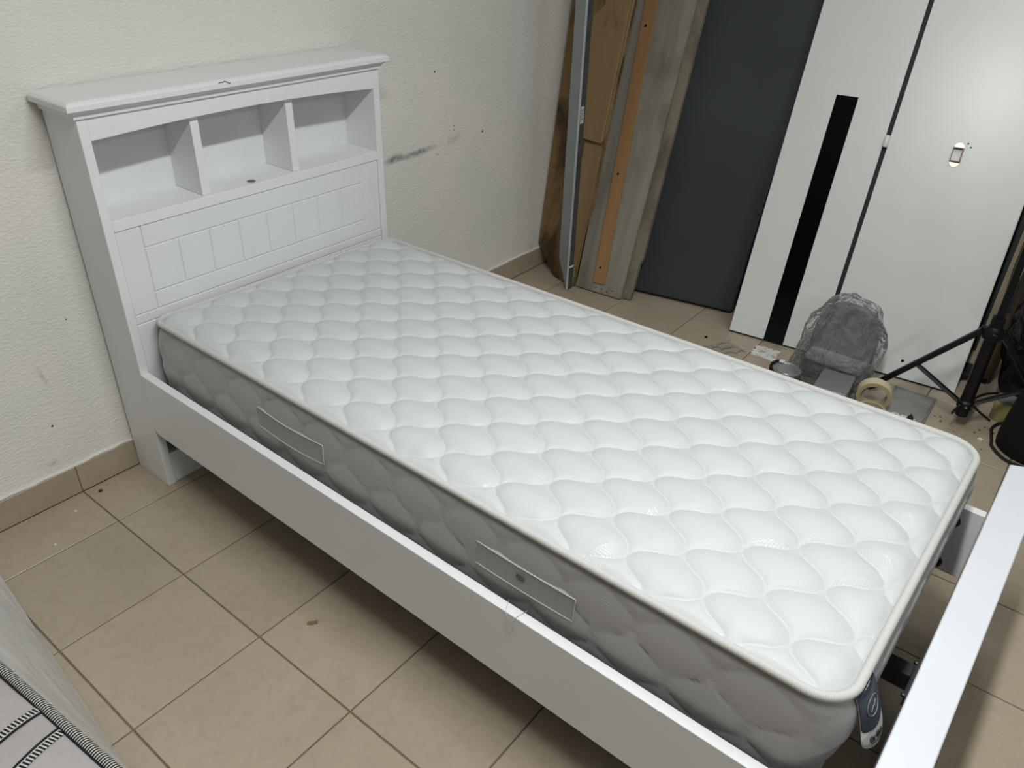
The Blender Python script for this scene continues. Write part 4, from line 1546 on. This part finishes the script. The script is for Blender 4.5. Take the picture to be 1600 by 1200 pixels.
# ------------------------------------------------------------------ second mattress at the lower left
fm = thing('wrapped_mattress', 'pale pink mattress with black and white tapes in milky plastic at the lower left', 'mattress', (-1.0, -0.8, 0))
FO = Vector((-1.0, -0.8, 0))
EA, EB = Vector((-0.553, -0.06, 0.30)), Vector((-0.437, -1.44, 0.30))      # the visible top edge


def fmp(name, bm, mats, smooth=True, parent=None):
    bmesh.ops.translate(bm, verts=bm.verts, vec=-FO)
    return mesh_obj(name, bm, mats, fm if parent is None else parent, smooth)


ed = (EB - EA).normalized()
inn = Vector((ed.y, -ed.x, 0))
if inn.x > 0:
    inn = -inn
bm = bmesh.new()
n1, n2 = 70, 46
Wd = 0.92
L_ = (EB - EA).length
rows = []
for i in range(n1 + 1):
    row = []
    for j in range(n2 + 1):
        s, w = L_ * i / n1, Wd * j / n2
        e = min(s, L_ - s, w, Wd - w)
        z = 0.022 * (1 - math.exp(-e / 0.05)) + 0.006 * noise.noise(Vector((s * 6, w * 6, 0)))
        # dips where the tapes are sewn down
        row.append(bm.verts.new(EA + ed * s + inn * w + Vector((0, 0, z - 0.004))))
    rows.append(row)
for i in range(n1):
    for j in range(n2):
        bm.faces.new((rows[i][j], rows[i + 1][j], rows[i + 1][j + 1], rows[i][j + 1]))


def topz(s, w):
    e = max(min(s, L_ - s, w, Wd - w), 0)
    return 0.022 * (1 - math.exp(-e / 0.05)) + 0.006 * noise.noise(Vector((s * 6, w * 6, 0))) - 0.004


fmp('knit_top', bm, M['pink'], 'all')
corners = [EA, EB, EB + inn * Wd, EA + inn * Wd]
bm = prism_bm([(c.x, c.y, 0.003) for c in [p + (sum(corners, Vector()) / 4 - p).normalized() * 0.02 for p in corners]], (0, 0, 0.290))
fmp('core', bm, M['pink'], False)
bm = bmesh.new()
uvl = bm.loops.layers.uv.new('UVMap')
lp_ = []
for a, b in zip(corners, corners[1:] + corners[:1]):
    for i in range(40):
        lp_.append(a.lerp(b, i / 40))
add_tube(bm, lp_, 0.0105, 12, closed=True, uvl=uvl, up=(0, 0, 1))
tp = fmp('striped_piping', bm, make_stripe('striped_edge_cord', 175, 0.012, [(-0.01, 0.11, (0.012, 0.012, 0.014))]), 'all')
tp['label'] = 'black and white striped edge cord'


def band(P, Q, width, bow):
    bm = bmesh.new()
    uvl = bm.loops.layers.uv.new('UVMap')
    P, Q = Vector((*P, 0)), Vector((*Q, 0))
    n = 50
    d = (Q - P)
    nn = Vector((-d.y, d.x, 0)).normalized()
    prev = None
    ln = 0
    for i in range(n + 1):
        f = i / n
        c = P + d * f + nn * bow * math.sin(math.pi * min(f * 1.6, 1)) * (1 - f)
        vs = []
        for s in (-1, 1):
            p = c + nn * s * width / 2
            q = p - Vector((EA.x, EA.y, 0))
            z = EA.z + topz(q.dot(ed), q.dot(inn)) + 0.0025
            vs.append(bm.verts.new((p.x, p.y, z)))
        if prev:
            f_ = bm.faces.new((prev[0], vs[0], vs[1], prev[1]))
            l2 = ln + d.length / n
            for lp, uvv in zip(f_.loops, ((ln, 0), (l2, 0), (l2, 1), (ln, 1))):
                lp[uvl].uv = uvv
            ln = l2
        prev = vs
    return bm


stripe_a = make_stripe('striped_flat_tape', 150, 0.0, [(0.66, 0.74, (0.6, 0.58, 0.56)), (0.74, 1.01, (0.012, 0.012, 0.014))])
stripe_b = make_stripe('striped_flat_tape_mirrored', 150, 0.0, [(0.26, 0.34, (0.6, 0.58, 0.56)), (-0.01, 0.26, (0.012, 0.012, 0.014))])
fmp('striped_tape', band((-0.480, -0.950), (-1.30, -1.18), 0.021, 0.0), stripe_a)
fmp('striped_tape', band((-0.473, -1.020), (-1.30, -1.335), 0.021, 0.0), stripe_b)
# loose milky film hanging from the edge to the floor
bm = bmesh.new()
n1, n2 = 70, 16
rows = []
fA, fB = Vector((-0.300, -0.04, 0.004)), Vector((-0.437, -1.44, 0.004))
for i in range(n1 + 1):
    row = []
    for j in range(n2 + 1):
        f, g = i / n1, j / n2
        a = EA.lerp(EB, f) + Vector((0.011, 0, -0.003))
        b = fA.lerp(fB, f)
        p = a.lerp(b, g)
        belly = 0.012 * math.sin(math.pi * g)
        wv = 0.007 * noise.noise(Vector((f * 5 + g * 2, g * 3, 2.0))) * math.sin(math.pi * min(1, g * 1.0))
        row.append(bm.verts.new(p + Vector((belly + wv, 0, 0))))
    rows.append(row)
for i in range(n1):
    for j in range(n2):
        bm.faces.new((rows[i][j], rows[i + 1][j], rows[i + 1][j + 1], rows[i][j + 1]))
fmp('plastic_cover', bm, M['cover'], 'all')

# ------------------------------------------------------------------ scraps on the floor
def chip(name, label, cat, x, y, pts, th, mat, rot=0.0, group=None, z=0.0):
    c, s = math.cos(rot), math.sin(rot)
    bm = prism_bm([(px * c - py * s, px * s + py * c, 0) for px, py in pts], (0, 0, th))
    o = mesh_obj(name, bm, mat)
    o.location = (x, y, z + 0.0004)
    return tag(o, label, cat, group)


chip('tape_scrap', 'brown torn tape scrap on the floor tile in front of the bed rail', 'scrap', 0.112, -0.939, [(-0.014, -0.004), (-0.004, -0.0075), (0.013, -0.006), (0.0145, 0.0055), (0.004, 0.004), (-0.010, 0.005)], 0.0012, M['tape_scrap'], math.radians(-38))
chip('wall_crumb', 'dark brown crumb on the floor by the skirting tiles left of the headboard', 'crumb', 0.034, -0.040, [(-0.006, -0.004), (0.005, -0.005), (0.006, 0.003), (-0.002, 0.006)], 0.004, M['brown_wood'])
chip('paper_crumb', 'white crumb on the floor near the power cable', 'crumb', 2.145, -2.098, [(-0.008, -0.006), (0.005, -0.009), (0.010, 0.002), (0.0, 0.009)], 0.006, M['paper'])
chip('dark_crumb', 'small black crumb on the floor before the navy panel', 'crumb', 2.204, -1.005, [(-0.008, -0.006), (0.007, -0.004), (0.005, 0.005), (-0.005, 0.005)], 0.004, M['dark'])
chip('white_speck', 'white speck on the floor below the left skirting', 'crumb', -0.06, -0.075, [(-0.004, -0.003), (0.004, -0.003), (0.003, 0.003), (-0.003, 0.003)], 0.003, M['paper'])
chip('white_speck', 'white speck on the floor at the far left edge', 'crumb', -0.165, -0.17, [(-0.003, -0.003), (0.003, -0.003), (0.003, 0.003), (-0.003, 0.003)], 0.003, M['paper'])
for k in range(10):
    x, y = 2.07 + rnd.random() * 0.22, -1.93 - rnd.random() * 0.2
    s = rnd.uniform(0.0018, 0.0042)
    chip('sawdust_crumb', 'tiny dark crumbs scattered on the floor between tripod and mattress', 'crumb', x, y, [(-s, -s * 0.7), (s, -s), (s * 0.8, s), (-s * 0.6, s * 0.8)], s, M['tape_scrap'], rnd.random() * 6, 'dark crumbs by the tripod')


def film_scrap(label, x, y, w, d, seed, h=0.02):
    bm = bmesh.new()
    n = 22
    g = []
    for i in range(n + 1):
        row = []
        for j in range(n + 1):
            u, v = i / n - 0.5, j / n - 0.5
            r = 1 + 0.35 * noise.noise(Vector((u * 3, v * 3, seed)))
            z = h * abs(noise.noise(Vector((u * 4 + seed, v * 4, seed)))) + 0.003
            row.append(bm.verts.new((u * w * r, v * d * r, z)))
        g.append(row)
    for i in range(n):
        for j in range(n):
            bm.faces.new((g[i][j], g[i + 1][j], g[i + 1][j + 1], g[i][j + 1]))
    o = mesh_obj('plastic_scrap', bm, M['scrap_film'], None, 'all')
    o.location = (x, y, 0.0004)
    o.rotation_euler = (0, 0, seed)
    return tag(o, label, 'plastic scrap')


film_scrap('crumpled clear film scrap on the floor at the foot of the narrow white door', 2.235, -1.26, 0.10, 0.09, 1.7, 0.014)
film_scrap('flat clear film scrap on the floor close to the mattress edge', 2.15, -1.11, 0.12, 0.16, 4.2, 0.02)
